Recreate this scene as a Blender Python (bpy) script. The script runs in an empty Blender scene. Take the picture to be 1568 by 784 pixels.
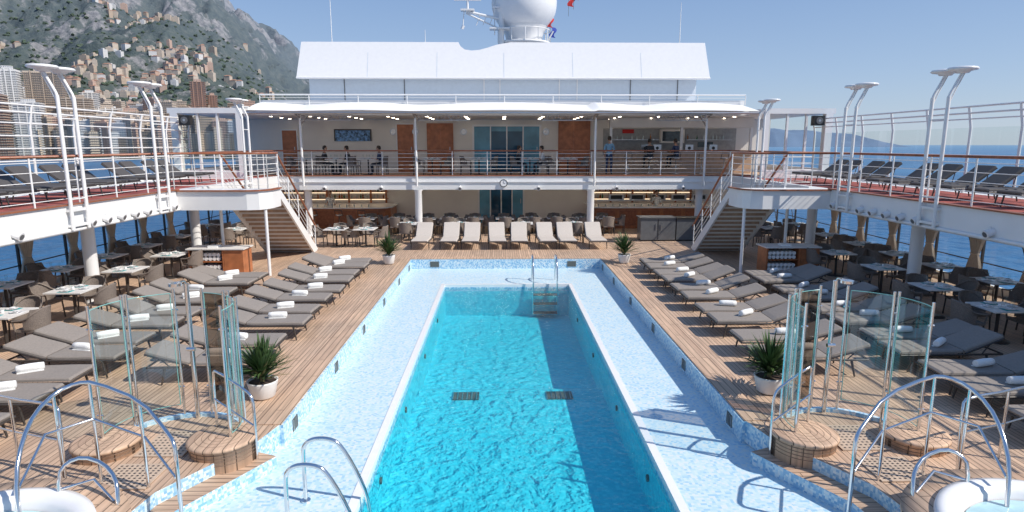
import bpy, math, random
from mathutils import Vector, Matrix, noise
random.seed(3)
sc=bpy.context.scene
sc.view_settings.view_transform='Standard'
sc.view_settings.look='None'
sc.view_settings.exposure=0
pi=math.pi
# ------------------------------------------------------------------ materials
M={}
def nm(name):
    m=bpy.data.materials.new(name); m.use_nodes=True
    nt=m.node_tree; nt.nodes.clear()
    out=nt.nodes.new('ShaderNodeOutputMaterial')
    M[name]=m
    return m,nt,out
def N(nt,t,**k):
    n=nt.nodes.new(t)
    for a,b in k.items(): setattr(n,a,b)
    return n
def L(nt,a,b): nt.links.new(a,b)
def c4(c): return (c[0],c[1],c[2],1)
def ramp(nt,stops,interp='LINEAR'):
    r=nt.nodes.new('ShaderNodeValToRGB'); r.color_ramp.interpolation=interp
    e=r.color_ramp.elements
    e[0].position=stops[0][0]; e[0].color=c4(stops[0][1])
    e[1].position=stops[1][0]; e[1].color=c4(stops[1][1])
    for p,c in stops[2:]:
        x=e.new(p); x.color=c4(c)
    return r
def mat(name,col,rough=.5,metal=0,var=.12,scale=6,bump=0,spec=.5,world=False):
    m,nt,out=nm(name)
    b=N(nt,'ShaderNodeBsdfPrincipled'); b.inputs['Roughness'].default_value=rough
    b.inputs['Metallic'].default_value=metal
    b.inputs['Specular IOR Level'].default_value=spec
    L(nt,b.outputs[0],out.inputs[0])
    tc=N(nt,'ShaderNodeTexCoord')
    ge=N(nt,'ShaderNodeNewGeometry')
    co=ge.outputs['Position'] if world else tc.outputs['Object']
    no=N(nt,'ShaderNodeTexNoise'); no.inputs['Scale'].default_value=scale; no.inputs['Detail'].default_value=5
    L(nt,co,no.inputs['Vector'])
    r=ramp(nt,[(.3,[max(0,x*(1-var)) for x in col]),(.7,[min(1,x*(1+var)) for x in col])])
    L(nt,no.outputs[0],r.inputs[0]); L(nt,r.outputs[0],b.inputs['Base Color'])
    if bump:
        bu=N(nt,'ShaderNodeBump'); bu.inputs['Strength'].default_value=bump; bu.inputs['Distance'].default_value=.02
        L(nt,no.outputs[0],bu.inputs['Height']); L(nt,bu.outputs[0],b.inputs['Normal'])
    return m
def mat_emit(name,col,st):
    m,nt,out=nm(name); e_=N(nt,'ShaderNodeEmission'); e_.inputs[0].default_value=c4(col); e_.inputs[1].default_value=st; L(nt,e_.outputs[0],out.inputs[0])
def mat_teak(name,c1,c2,mortar,swap=True,row=.085):
    m,nt,out=nm(name)
    b=N(nt,'ShaderNodeBsdfPrincipled'); b.inputs['Roughness'].default_value=.62
    L(nt,b.outputs[0],out.inputs[0])
    ge=N(nt,'ShaderNodeNewGeometry'); s=N(nt,'ShaderNodeSeparateXYZ'); c=N(nt,'ShaderNodeCombineXYZ')
    L(nt,ge.outputs['Position'],s.inputs[0])
    if swap: L(nt,s.outputs[1],c.inputs[0]); L(nt,s.outputs[0],c.inputs[1])
    else: L(nt,s.outputs[0],c.inputs[0]); L(nt,s.outputs[1],c.inputs[1])
    br=N(nt,'ShaderNodeTexBrick'); br.offset=.37; br.squash=1
    br.inputs['Scale'].default_value=1; br.inputs['Brick Width'].default_value=2.3; br.inputs['Row Height'].default_value=row
    br.inputs['Mortar Size'].default_value=.006; br.inputs['Mortar Smooth'].default_value=.2
    br.inputs['Color1'].default_value=c4(c1); br.inputs['Color2'].default_value=c4(c2); br.inputs['Mortar'].default_value=c4(mortar)
    L(nt,c.outputs[0],br.inputs['Vector'])
    mp=N(nt,'ShaderNodeMapping'); mp.inputs['Scale'].default_value=(.8,14,1); L(nt,c.outputs[0],mp.inputs[0])
    no=N(nt,'ShaderNodeTexNoise'); no.inputs['Scale'].default_value=1.5; no.inputs['Detail'].default_value=6; L(nt,mp.outputs[0],no.inputs['Vector'])
    n2=N(nt,'ShaderNodeTexNoise'); n2.inputs['Scale'].default_value=.6; n2.inputs['Detail'].default_value=4; L(nt,ge.outputs['Position'],n2.inputs['Vector'])
    r=ramp(nt,[(.3,(.72,.71,.70)),(.7,(1.12,1.1,1.08))]); L(nt,no.outputs[0],r.inputs[0])
    r2=ramp(nt,[(.35,(.84,.86,.88)),(.65,(1.06,1.04,1.02))]); L(nt,n2.outputs[0],r2.inputs[0])
    mx=N(nt,'ShaderNodeMix',data_type='RGBA',blend_type='MULTIPLY'); mx.inputs[0].default_value=1
    L(nt,br.outputs['Color'],mx.inputs[6]); L(nt,r.outputs[0],mx.inputs[7])
    m2=N(nt,'ShaderNodeMix',data_type='RGBA',blend_type='MULTIPLY'); m2.inputs[0].default_value=1
    L(nt,mx.outputs[2],m2.inputs[6]); L(nt,r2.outputs[0],m2.inputs[7])
    L(nt,m2.outputs[2],b.inputs['Base Color'])
    return m
def mat_mosaic(name,stops,tile=.04,rough=.25,bump=0,bigvar=.1):
    m,nt,out=nm(name)
    b=N(nt,'ShaderNodeBsdfPrincipled'); b.inputs['Roughness'].default_value=rough
    L(nt,b.outputs[0],out.inputs[0])
    ge=N(nt,'ShaderNodeNewGeometry')
    v=N(nt,'ShaderNodeVectorMath',operation='MULTIPLY_ADD'); v.inputs[1].default_value=(1/tile,)*3; v.inputs[2].default_value=(.31,.37,.43)
    L(nt,ge.outputs['Position'],v.inputs[0])
    f=N(nt,'ShaderNodeVectorMath',operation='FLOOR'); L(nt,v.outputs[0],f.inputs[0])
    w=N(nt,'ShaderNodeTexWhiteNoise',noise_dimensions='3D'); L(nt,f.outputs[0],w.inputs['Vector'])
    no=N(nt,'ShaderNodeTexNoise'); no.inputs['Scale'].default_value=3.5; no.inputs['Detail'].default_value=3; L(nt,ge.outputs['Position'],no.inputs['Vector'])
    a=N(nt,'ShaderNodeMath',operation='MULTIPLY_ADD'); a.inputs[1].default_value=bigvar*4; a.inputs[2].default_value=-bigvar*2
    L(nt,no.outputs[0],a.inputs[0])
    ad=N(nt,'ShaderNodeMath',operation='ADD',use_clamp=True); L(nt,w.outputs['Value'],ad.inputs[0]); L(nt,a.outputs[0],ad.inputs[1])
    r=ramp(nt,stops,'CONSTANT'); L(nt,ad.outputs[0],r.inputs[0]); L(nt,r.outputs[0],b.inputs['Base Color'])
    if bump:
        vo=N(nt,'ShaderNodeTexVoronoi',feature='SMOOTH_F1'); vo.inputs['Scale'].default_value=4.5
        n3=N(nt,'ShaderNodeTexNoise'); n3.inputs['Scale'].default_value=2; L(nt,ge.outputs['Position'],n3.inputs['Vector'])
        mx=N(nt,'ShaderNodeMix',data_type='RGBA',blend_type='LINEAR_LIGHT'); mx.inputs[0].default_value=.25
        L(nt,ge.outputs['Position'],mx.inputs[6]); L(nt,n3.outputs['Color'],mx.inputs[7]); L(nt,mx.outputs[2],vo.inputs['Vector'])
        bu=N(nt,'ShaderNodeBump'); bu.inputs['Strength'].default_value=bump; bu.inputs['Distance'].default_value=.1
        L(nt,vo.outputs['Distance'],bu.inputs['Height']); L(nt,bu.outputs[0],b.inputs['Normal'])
    return m
def mat_glass(name,tint=(.92,.96,.95),base=.04,k=.5):
    m,nt,out=nm(name)
    lw=N(nt,'ShaderNodeLayerWeight'); lw.inputs[0].default_value=.5
    p=N(nt,'ShaderNodeMath',operation='POWER'); p.inputs[1].default_value=4; L(nt,lw.outputs['Facing'],p.inputs[0])
    q=N(nt,'ShaderNodeMath',operation='MULTIPLY_ADD'); q.inputs[1].default_value=k; q.inputs[2].default_value=base; L(nt,p.outputs[0],q.inputs[0])
    t=N(nt,'ShaderNodeBsdfTransparent'); t.inputs[0].default_value=c4(tint)
    g=N(nt,'ShaderNodeBsdfGlossy'); g.inputs['Roughness'].default_value=.02
    mx=N(nt,'ShaderNodeMixShader'); L(nt,q.outputs[0],mx.inputs[0]); L(nt,t.outputs[0],mx.inputs[1]); L(nt,g.outputs[0],mx.inputs[2]); L(nt,mx.outputs[0],out.inputs[0])
    return m
def mat_poolwater():
    m,nt,out=nm('pool_water_mat')
    ge=N(nt,'ShaderNodeNewGeometry')
    n1=N(nt,'ShaderNodeTexNoise'); n1.inputs['Scale'].default_value=2.6; n1.inputs['Detail'].default_value=4; n1.inputs['Distortion'].default_value=1.4
    L(nt,ge.outputs['Position'],n1.inputs['Vector'])
    n2=N(nt,'ShaderNodeTexNoise'); n2.inputs['Scale'].default_value=11; n2.inputs['Detail'].default_value=2; n2.inputs['Distortion'].default_value=.8
    L(nt,ge.outputs['Position'],n2.inputs['Vector'])
    a=N(nt,'ShaderNodeMath',operation='MULTIPLY_ADD'); a.inputs[1].default_value=.3; L(nt,n2.outputs[0],a.inputs[0]); L(nt,n1.outputs[0],a.inputs[2])
    bu=N(nt,'ShaderNodeBump'); bu.inputs['Strength'].default_value=.4; bu.inputs['Distance'].default_value=.05; L(nt,a.outputs[0],bu.inputs['Height'])
    fr=N(nt,'ShaderNodeFresnel'); fr.inputs[0].default_value=1.33; L(nt,bu.outputs[0],fr.inputs['Normal'])
    t=N(nt,'ShaderNodeBsdfTransparent'); t.inputs[0].default_value=(.88,.99,1,1)
    g=N(nt,'ShaderNodeBsdfGlossy'); g.inputs['Roughness'].default_value=.05; L(nt,bu.outputs[0],g.inputs['Normal'])
    mx=N(nt,'ShaderNodeMixShader'); L(nt,fr.outputs[0],mx.inputs[0]); L(nt,t.outputs[0],mx.inputs[1]); L(nt,g.outputs[0],mx.inputs[2]); L(nt,mx.outputs[0],out.inputs[0])
mat_poolwater()
mat_teak('teak',(.66,.475,.34),(.54,.38,.272),(.16,.11,.08))
mat_teak('teak_border',(.66,.47,.33),(.57,.395,.28),(.12,.08,.055),row=.12)
mat_teak('teak_cross',(.62,.44,.31),(.53,.365,.26),(.10,.065,.045),swap=False,row=.1)
mat_mosaic('mosaic_pale',[(0,(.55,.70,.77)),(.3,(.47,.66,.76)),(.5,(.66,.73,.73)),(.68,(.36,.58,.73)),(.80,(.60,.73,.78))],.04,.4,bigvar=.06)
mat_mosaic('mosaic_blue',[(0,(.30,.52,.70)),(.25,(.45,.65,.77)),(.45,(.70,.78,.80)),(.64,(.22,.45,.66)),(.8,(.57,.72,.79))],.035,.3,bigvar=.05)
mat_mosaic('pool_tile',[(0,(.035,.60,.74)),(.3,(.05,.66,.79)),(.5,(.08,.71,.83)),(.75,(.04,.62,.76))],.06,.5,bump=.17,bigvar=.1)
mat('white_paint',(.78,.78,.77),.38,var=.03,scale=1.5,world=True)
mat('white_gloss',(.80,.80,.80),.25,var=.02)
mat('cream_wall',(.74,.71,.66),.55,var=.04,world=True,scale=1)
mat('ceiling_white',(.80,.79,.77),.6,var=.03)
mat('canvas_white',(.78,.78,.77),.8,var=.04,scale=2,bump=.1)
mat('chrome',(.78,.78,.78),.12,1,var=.03)
mat('steel_brushed',(.55,.55,.55),.3,1,var=.05)
mat('rail_wood',(.30,.105,.05),.35,var=.25,scale=9)
mat('cherry_wood',(.40,.145,.06),.35,var=.25,scale=4)
mat('sling_grey',(.255,.225,.20),.85,var=.09,scale=30,bump=.15)
mat('sling_light',(.54,.49,.44),.85,var=.06,scale=30,bump=.1)
mat('sling_dark',(.075,.07,.07),.8,var=.1,scale=30)
mat('frame_dark',(.05,.042,.038),.4,var=.1)
mat('teak_groove',(.22,.14,.095),.6,var=.1)
mat('wicker',(.20,.165,.14),.7,var=.3,scale=60,bump=.4)
mat('towel',(.82,.82,.80),.95,var=.05,scale=60,bump=.4)
mat('table_white',(.72,.70,.67),.4,var=.03)
mat('plate_white',(.85,.85,.85),.15,var=.01)
mat('placemat_teal',(.05,.35,.36),.6)
mat('leaf',(.06,.11,.035),.5,var=.5,scale=8)
mat('far_foliage',(.08,.11,.08),.9,var=.4,scale=.05,spec=.1,world=True)
mat('leaf_dry',(.20,.17,.07),.7,var=.3)
mat('pot_white',(.75,.74,.72),.5,var=.03)
mat('soil',(.06,.04,.03),.9)
mat('black_plastic',(.02,.02,.02),.4)
mat('deck_red',(.38,.10,.08),.8,var=.12,scale=3,world=True)
mat('curtain',(.62,.51,.40),.9,var=.08,scale=10)
mat('console_grey',(.13,.135,.14),.35,var=.1)
mat('blue_glass',(.12,.32,.45),.08,var=.4,scale=.8)
mat('blue_glass_dark',(.02,.08,.15),.06,var=.4,scale=.8)
mat('dark_glass',(.03,.045,.06),.06,var=.3)
mat('bar_back',(.34,.34,.33),.4,var=.15)
mat('pale_panel',(.60,.67,.74),.2,var=.03)
mat('picture_art',(.12,.25,.45),.5,var=1.2,scale=9)
mat('skin',(.50,.30,.21),.6,var=.05)
mat('hair_dark',(.03,.02,.015),.6)
mat('cloth_dark',(.03,.035,.045),.8)
mat('cloth_navy',(.04,.06,.12),.8)
mat('cloth_blue',(.20,.38,.55),.8)
mat('cloth_white',(.65,.65,.65),.8)
mat('flag_red',(.55,.03,.03),.8); mat('flag_blue',(.03,.06,.35),.8)
mat('hull_paint',(.75,.75,.76),.4)
mat('bottle_amber',(.30,.10,.02),.15); mat('bottle_green',(.03,.14,.06),.15); mat('bottle_clear',(.5,.55,.55),.1)
mat('grate_tan',(.52,.40,.30),.6,var=.1)
mat('grate_dark',(.10,.11,.10),.5,var=.5,scale=80)
mat('wood_tan',(.46,.32,.22),.5,var=.15,scale=6)
mat_emit('fill_lamp_warm',(1,.84,.64),20)
mat_emit('shelf_light',(1,.78,.52),1.6)
mat_glass('clear_glass'); mat_glass('green_glass',(.90,.965,.95),.10,.5); mat_glass('smoke_glass',(.30,.24,.19),.12,.4)
mat('glass_edge',(.22,.50,.46),.15,var=.1)
mat('spa_water',(.45,.66,.70),.05,var=.1)
def mat_sea():
    m,nt,out=nm('sea_mat')
    b=N(nt,'ShaderNodeBsdfPrincipled'); b.inputs['Roughness'].default_value=.3; b.inputs['IOR'].default_value=1.33; b.inputs['Specular IOR Level'].default_value=.35
    ge=N(nt,'ShaderNodeNewGeometry'); s=N(nt,'ShaderNodeSeparateXYZ'); L(nt,ge.outputs['Position'],s.inputs[0])
    n1=N(nt,'ShaderNodeTexNoise'); n1.inputs['Scale'].default_value=.25; n1.inputs['Detail'].default_value=8; L(nt,ge.outputs['Position'],n1.inputs['Vector'])
    bu=N(nt,'ShaderNodeBump'); bu.inputs['Strength'].default_value=.9; bu.inputs['Distance'].default_value=1.4; L(nt,n1.outputs[0],bu.inputs['Height']); L(nt,bu.outputs[0],b.inputs['Normal'])
    n2=N(nt,'ShaderNodeTexNoise'); n2.inputs['Scale'].default_value=.01; n2.inputs['Detail'].default_value=6; L(nt,ge.outputs['Position'],n2.inputs['Vector'])
    r=ramp(nt,[(.35,(.028,.12,.27)),(.65,(.05,.175,.35))]); L(nt,n2.outputs[0],r.inputs[0])
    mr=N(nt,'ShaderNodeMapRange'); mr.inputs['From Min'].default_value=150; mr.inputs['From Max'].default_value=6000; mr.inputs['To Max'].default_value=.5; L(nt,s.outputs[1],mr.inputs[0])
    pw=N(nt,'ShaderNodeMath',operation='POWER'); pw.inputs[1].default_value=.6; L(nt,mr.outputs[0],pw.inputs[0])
    m2=N(nt,'ShaderNodeMix',data_type='RGBA'); L(nt,pw.outputs[0],m2.inputs[0]); L(nt,r.outputs[0],m2.inputs[6]); m2.inputs[7].default_value=(.22,.36,.50,1)  # horizon haze painted into the sea colour, paler with distance
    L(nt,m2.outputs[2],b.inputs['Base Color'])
    L(nt,b.outputs[0],out.inputs[0])
mat_sea()
def mat_mountain():
    m,nt,out=nm('mountain_mat')
    b=N(nt,'ShaderNodeBsdfPrincipled'); b.inputs['Roughness'].default_value=.95; b.inputs['Specular IOR Level'].default_value=.1
    ge=N(nt,'ShaderNodeNewGeometry'); s=N(nt,'ShaderNodeSeparateXYZ'); L(nt,ge.outputs['Position'],s.inputs[0])
    n1=N(nt,'ShaderNodeTexNoise'); n1.inputs['Scale'].default_value=.035; n1.inputs['Detail'].default_value=8; n1.inputs['Roughness'].default_value=.75; L(nt,ge.outputs['Position'],n1.inputs['Vector'])
    g=ramp(nt,[(.35,(.024,.038,.028)),(.5,(.058,.08,.05)),(.72,(.15,.15,.115))]); L(nt,n1.outputs[0],g.inputs[0])
    mp=N(nt,'ShaderNodeMapping'); mp.inputs['Scale'].default_value=(1,1,.45); L(nt,ge.outputs['Position'],mp.inputs[0])
    n2=N(nt,'ShaderNodeTexNoise'); n2.inputs['Scale'].default_value=.006; n2.inputs['Detail'].default_value=10; n2.inputs['Roughness'].default_value=.68; L(nt,mp.outputs[0],n2.inputs['Vector'])
    hh=N(nt,'ShaderNodeMapRange'); hh.inputs['From Min'].default_value=150; hh.inputs['From Max'].default_value=700; hh.inputs['To Min'].default_value=-.03; hh.inputs['To Max'].default_value=.06; L(nt,s.outputs[2],hh.inputs[0])
    aa=N(nt,'ShaderNodeMath',operation='ADD'); L(nt,n2.outputs[0],aa.inputs[0]); L(nt,hh.outputs[0],aa.inputs[1])
    k=ramp(nt,[(.54,(0,0,0)),(.59,(1,1,1))]); L(nt,aa.outputs[0],k.inputs[0])
    n3=N(nt,'ShaderNodeTexNoise'); n3.inputs['Scale'].default_value=.06; n3.inputs['Detail'].default_value=7; L(nt,ge.outputs['Position'],n3.inputs['Vector'])
    rk=ramp(nt,[(.3,(.15,.145,.14)),(.7,(.44,.41,.38))]); L(nt,n3.outputs[0],rk.inputs[0])
    mx=N(nt,'ShaderNodeMix',data_type='RGBA'); L(nt,k.outputs[0],mx.inputs[0]); L(nt,g.outputs[0],mx.inputs[6]); L(nt,rk.outputs[0],mx.inputs[7])
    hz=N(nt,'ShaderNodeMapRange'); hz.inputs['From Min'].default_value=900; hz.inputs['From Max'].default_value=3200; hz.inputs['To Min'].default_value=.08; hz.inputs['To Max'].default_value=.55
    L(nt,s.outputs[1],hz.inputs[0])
    m2=N(nt,'ShaderNodeMix',data_type='RGBA'); L(nt,hz.outputs[0],m2.inputs[0]); L(nt,mx.outputs[2],m2.inputs[6]); m2.inputs[7].default_value=(.21,.26,.35,1)  # aerial haze painted into the base colour, stronger further away
    bu=N(nt,'ShaderNodeBump'); bu.inputs['Strength'].default_value=.8; bu.inputs['Distance'].default_value=16; L(nt,n1.outputs[0],bu.inputs['Height']); L(nt,bu.outputs[0],b.inputs['Normal'])
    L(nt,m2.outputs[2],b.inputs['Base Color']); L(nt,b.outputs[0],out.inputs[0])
mat_mountain()
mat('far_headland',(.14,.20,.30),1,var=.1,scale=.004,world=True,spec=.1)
def mat_facade(name,wall,win,sx=.1,bw=.32,rh=.32,ms=.09):
    m,nt,out=nm(name)
    b=N(nt,'ShaderNodeBsdfPrincipled'); b.inputs['Roughness'].default_value=.8
    ge=N(nt,'ShaderNodeNewGeometry'); s=N(nt,'ShaderNodeSeparateXYZ'); c=N(nt,'ShaderNodeCombineXYZ'); L(nt,ge.outputs['Position'],s.inputs[0])
    a=N(nt,'ShaderNodeMath',operation='ADD'); L(nt,s.outputs[0],a.inputs[0]); L(nt,s.outputs[1],a.inputs[1])
    L(nt,a.outputs[0],c.inputs[0]); L(nt,s.outputs[2],c.inputs[1])
    br=N(nt,'ShaderNodeTexBrick'); br.offset=0; br.inputs['Scale'].default_value=sx; br.inputs['Brick Width'].default_value=bw; br.inputs['Row Height'].default_value=rh; br.inputs['Mortar Size'].default_value=ms
    br.inputs['Color1'].default_value=c4(win); br.inputs['Color2'].default_value=c4([x*1.6 for x in win]); br.inputs['Mortar'].default_value=c4(wall)
    L(nt,c.outputs[0],br.inputs['Vector']); L(nt,br.outputs[0],b.inputs['Base Color']); L(nt,b.outputs[0],out.inputs[0])
mat_facade('facade_cream',(.54,.46,.38),(.15,.15,.16)); mat_facade('facade_white',(.62,.61,.60),(.18,.21,.25))
mat_facade('facade_pink',(.52,.37,.30),(.15,.13,.13)); mat_facade('facade_tan',(.45,.36,.28),(.13,.12,.12)); mat_facade('facade_brick',(.36,.21,.155),(.11,.10,.10))
mat('roof_tile',(.36,.20,.14),.9,var=.2,scale=.1)
# ------------------------------------------------------------------ mesh builder
class MB:
    def __init__(s): s.v=[]; s.f=[]; s.m=[]; s.sm=[]; s.mn=[]
    def mi(s,n):
        if n not in s.mn: s.mn.append(n)
        return s.mn.index(n)
    def add(s,vs,fs,m,smooth=False):
        o=len(s.v); s.v+= [tuple(x) for x in vs]; k=s.mi(m)
        for f in fs: s.f.append(tuple(o+i for i in f)); s.m.append(k); s.sm.append(smooth)
    def box(s,x0,x1,y0,y1,z0,z1,m,T=None):
        vs=[Vector((x,y,z)) for z in(z0,z1) for y in(y0,y1) for x in(x0,x1)]
        if T: vs=[T@v for v in vs]
        s.add(vs,[(0,2,3,1),(4,5,7,6),(0,1,5,4),(2,6,7,3),(0,4,6,2),(1,3,7,5)],m)
    def poly(s,pts,m): s.add(pts,[tuple(range(len(pts)))],m)
    def prism(s,pts,z0,z1,m,mside=None):
        n=len(pts); 
        s.add([(p[0],p[1],z1) for p in pts],[tuple(range(n))],m)
        s.add([(p[0],p[1],z0) for p in pts],[tuple(reversed(range(n)))],m)
        vs=[(p[0],p[1],z0) for p in pts]+[(p[0],p[1],z1) for p in pts]
        s.add(vs,[(i,(i+1)%n,n+(i+1)%n,n+i) for i in range(n)],mside or m)
    def cyl(s,p0,p1,r0,m,r1=None,n=12,caps=True):
        r1=r0 if r1 is None else r1
        p0=Vector(p0);p1=Vector(p1);d=(p1-p0).normalized()
        a=d.orthogonal().normalized(); b=d.cross(a)
        vs=[p0+(a*math.cos(t)+b*math.sin(t))*r0 for t in [2*pi*i/n for i in range(n)]]+[p1+(a*math.cos(t)+b*math.sin(t))*r1 for t in [2*pi*i/n for i in range(n)]]
        s.add(vs,[(i,(i+1)%n,n+(i+1)%n,n+i) for i in range(n)],m,True)
        if caps: s.add(vs[:n],[tuple(reversed(range(n)))],m); s.add(vs[n:],[tuple(range(n))],m)
    def tube(s,pts,r,m,n=8,smooth_it=0,closed=False):
        P=[Vector(p) for p in pts]
        for _ in range(smooth_it):
            Q=[P[0]] if not closed else []
            rng=range(len(P)-1) if not closed else range(len(P))
            for i in rng:
                a=P[i];b=P[(i+1)%len(P)]
                Q+= [a*.75+b*.25,a*.25+b*.75]
            if not closed: Q.append(P[-1])
            P=Q
        vs=[];k=len(P); up=None
        for i in range(k):
            if closed: t=(P[(i+1)%k]-P[i-1])
            else: t=(P[min(i+1,k-1)]-P[max(i-1,0)])
            t.normalize()
            if up is None: up=t.orthogonal().normalized()
            up=(up-t*up.dot(t)); up=up.normalized() if up.length>1e-5 else t.orthogonal().normalized()
            b=t.cross(up)
            rr=r[i] if isinstance(r,list) else r
            vs+=[P[i]+(up*math.cos(2*pi*j/n)+b*math.sin(2*pi*j/n))*rr for j in range(n)]
        fs=[]
        for i in range(k if closed else k-1):
            for j in range(n):
                i2=(i+1)%k
                fs.append((i*n+j,i*n+(j+1)%n,i2*n+(j+1)%n,i2*n+j))
        s.add(vs,fs,m,True)
        if not closed: s.add(vs[:n],[tuple(reversed(range(n)))],m); s.add(vs[-n:],[tuple(range(n))],m)
    def lathe(s,prof,c,m,n=24,T=None,sx=1,sy=1):
        vs=[Vector((c[0]+r*math.cos(2*pi*j/n)*sx,c[1]+r*math.sin(2*pi*j/n)*sy,c[2]+z)) for r,z in prof for j in range(n)]
        if T: vs=[T@v for v in vs]
        fs=[(i*n+j,i*n+(j+1)%n,(i+1)*n+(j+1)%n,(i+1)*n+j) for i in range(len(prof)-1) for j in range(n)]
        s.add(vs,fs,m,True)
    def slab(s,path,hw,th,m,axis='x',yc=0):
        prof=[(-1,-.5),(-.985,.15),(-.93,.5),(-.5,.56),(.5,.56),(.93,.5),(.985,.15),(1,-.5)]
        vs=[];k=len(path);n=len(prof)
        for i,(x,z) in enumerate(path):
            a=path[max(i-1,0)];b=path[min(i+1,k-1)]
            t=Vector((b[0]-a[0],0,b[1]-a[1])).normalized(); nn=Vector((-t.z,0,t.x))
            e=.75 if i in(0,k-1) else 1
            for u,w in prof: vs.append(Vector((x,yc+u*hw*(.97 if e<1 else 1),z))+nn*(w*th*e))
        fs=[(i*n+j,i*n+(j+1)%n,(i+1)*n+(j+1)%n,(i+1)*n+j) for i in range(k-1) for j in range(n)]
        fs+=[tuple(range(n)),tuple((k-1)*n+j for j in reversed(range(n)))]
        s.add(vs,fs,m)
    def mesh(s,name):
        me=bpy.data.meshes.new(name); me.from_pydata(s.v,[],s.f)
        for n in s.mn: me.materials.append(M[n])
        me.polygons.foreach_set('material_index',s.m); me.polygons.foreach_set('use_smooth',s.sm)
        me.update(); return me
    def obj(s,name,loc=(0,0,0),rz=0,parent=None):
        return place(s.mesh(name),name,loc,rz,parent)
def place(me,name,loc=(0,0,0),rz=0,parent=None,scale=None):
    o=bpy.data.objects.new(name,me); sc.collection.objects.link(o); o.location=loc; o.rotation_euler=(0,0,rz)
    if scale: o.scale=scale
    if parent: o.parent=parent
    return o
def empty(name,loc=(0,0,0)):
    o=bpy.data.objects.new(name,None); sc.collection.objects.link(o); o.location=loc; return o
# ------------------------------------------------------------------ setting : sea, mountain, town
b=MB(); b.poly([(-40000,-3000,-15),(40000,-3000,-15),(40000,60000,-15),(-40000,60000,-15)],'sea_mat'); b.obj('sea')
RG=[(-1.5,800),(-.95,1000),(-.62,940),(-.50,860),(-.44,760),(-.40,650),(-.36,540),(-.325,440),(-.25,230),(-.1,40),(.1,-60)]
def ridge(u):
    if u<=RG[0][0]: return RG[0][1]
    for (a,ha),(c,hc) in zip(RG,RG[1:]):
        if u<=c: return ha+(hc-ha)*(u-a)/(c-a)
    return RG[-1][1]
def th(X,Y):
    u=X/Y; s=(Y-870)/2130
    if s<=0: return -18
    k=min(s,1)**1.35 if s<1 else 1-(s-1)*.3
    f=noise.fractal(Vector((X*.0016,Y*.0016,3)),.9,2.1,7)
    f2=abs(noise.fractal(Vector((X*.0032,Y*.002,9)),.75,2.2,7))
    r=ridge(u)
    return -13+r*k+(f*150-f2*150)*min(1,s*1.2)*max(0,min(1,r/300))
b=MB(); vs=[];fs=[];nu,ny=330,220
for j in range(ny):
    Y=860+2840*(j/(ny-1))
    for i in range(nu):
        u=-1.2+1.3*i/(nu-1); vs.append((u*Y,Y,th(u*Y,Y)))
for j in range(ny-1):
    for i in range(nu-1): fs.append((j*nu+i,j*nu+i+1,(j+1)*nu+i+1,(j+1)*nu+i))
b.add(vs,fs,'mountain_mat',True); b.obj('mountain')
b=MB(); vs=[];fs=[];n=90
for i in range(n):
    t=i/(n-1); X=2500+1550*t
    hgt=(205*(1-.5*t)*min(1,t*5+.45)+22*noise.fractal(Vector((X*.004,1,1)),1,2,5))*min(1,(1-t)*3.5)
    vs+=[(X,6000,-16),(X+30,6200,max(-14,hgt*.7-15)),(X+60,6500,max(-14,hgt-15))]
for i in range(n-1): 
    for k in (0,1): fs.append((i*3+k,(i+1)*3+k,(i+1)*3+k+1,i*3+k+1))
b.add(vs,fs,'far_headland',True); b.obj('distant_headland')
b=MB(); fac=['facade_cream','facade_white','facade_pink','facade_cream','facade_tan','facade_cream']
def bld(b,X,Y,z,w,d,h,m,rot=0):
    T=Matrix.Translation((X,Y,z))@Matrix.Rotation(rot,4,'Z')
    b.box(-w/2,w/2,-d/2,d/2,-12,h,m,T)
    if h>24:
        zz=3.5
        while zz<h: b.box(-w/2-.9,w/2+.9,-d/2-1.1,d/2+.9,zz,zz+.9,'table_white' if 'white' in m else m,T); zz+=3.4
    if random.random()<.5 and h<24:
        vs=[T@Vector(p) for p in [(-w/2-.6,-d/2-.6,h+.05),(w/2+.6,-d/2-.6,h+.05),(w/2+.6,d/2+.6,h+.05),(-w/2-.6,d/2+.6,h+.05),(-w/4,0,h+3),(w/4,0,h+3)]]
        b.add(vs,[(0,1,5,4),(1,2,5),(2,3,4,5),(3,0,4)],'roof_tile')
    else: b.box(-w/5,w/5,-d/5,d/5,h,h+3,m,T)
for i in range(3000):
    u=random.uniform(-.95,-.325); Y=900+1450*random.random()**1.7
    X=u*Y
    if noise.noise(Vector((X*.004,Y*.004,0)))<-.28+(Y-1100)*.00055 and Y>1050: continue
    lo=Y<1150
    w=random.uniform(8,19) if not lo else random.uniform(14,28); h=random.uniform(7,15) if not lo else random.uniform(18,56)
    if random.random()>.92: h*=1.7 if not lo else 1.25
    bld(b,X,Y,th(X,Y),w,random.uniform(9,15),h,random.choice(fac),random.uniform(-.5,.5))
b.obj('hillside_town')
b=MB()
for i in range(3000):
    u=random.uniform(-.95,-.33); Y=900+1300*random.random()**1.6; X=u*Y; z=th(X,Y); r=random.uniform(2.5,5.5)
    n=6; vs=[(X,Y,z+r*1.2)]
    for k,(rr,zz) in enumerate([(.7,.95),(1.1,.4),(.9,-.3)]):
        for j in range(n):
            a=2*pi*j/n+k*.5; q=rr*r*random.uniform(.6,1.5); vs.append((X+q*math.cos(a),Y+q*math.sin(a),z+zz*r*random.uniform(.7,1.2)))
    fs=[(0,1+j,1+(j+1)%n) for j in range(n)]+[(1+k*n+j,1+(k+1)*n+j,1+(k+1)*n+(j+1)%n,1+k*n+(j+1)%n) for k in range(2) for j in range(n)]
    b.add(vs,fs,'far_foliage')
b.obj('hillside_trees')
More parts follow.
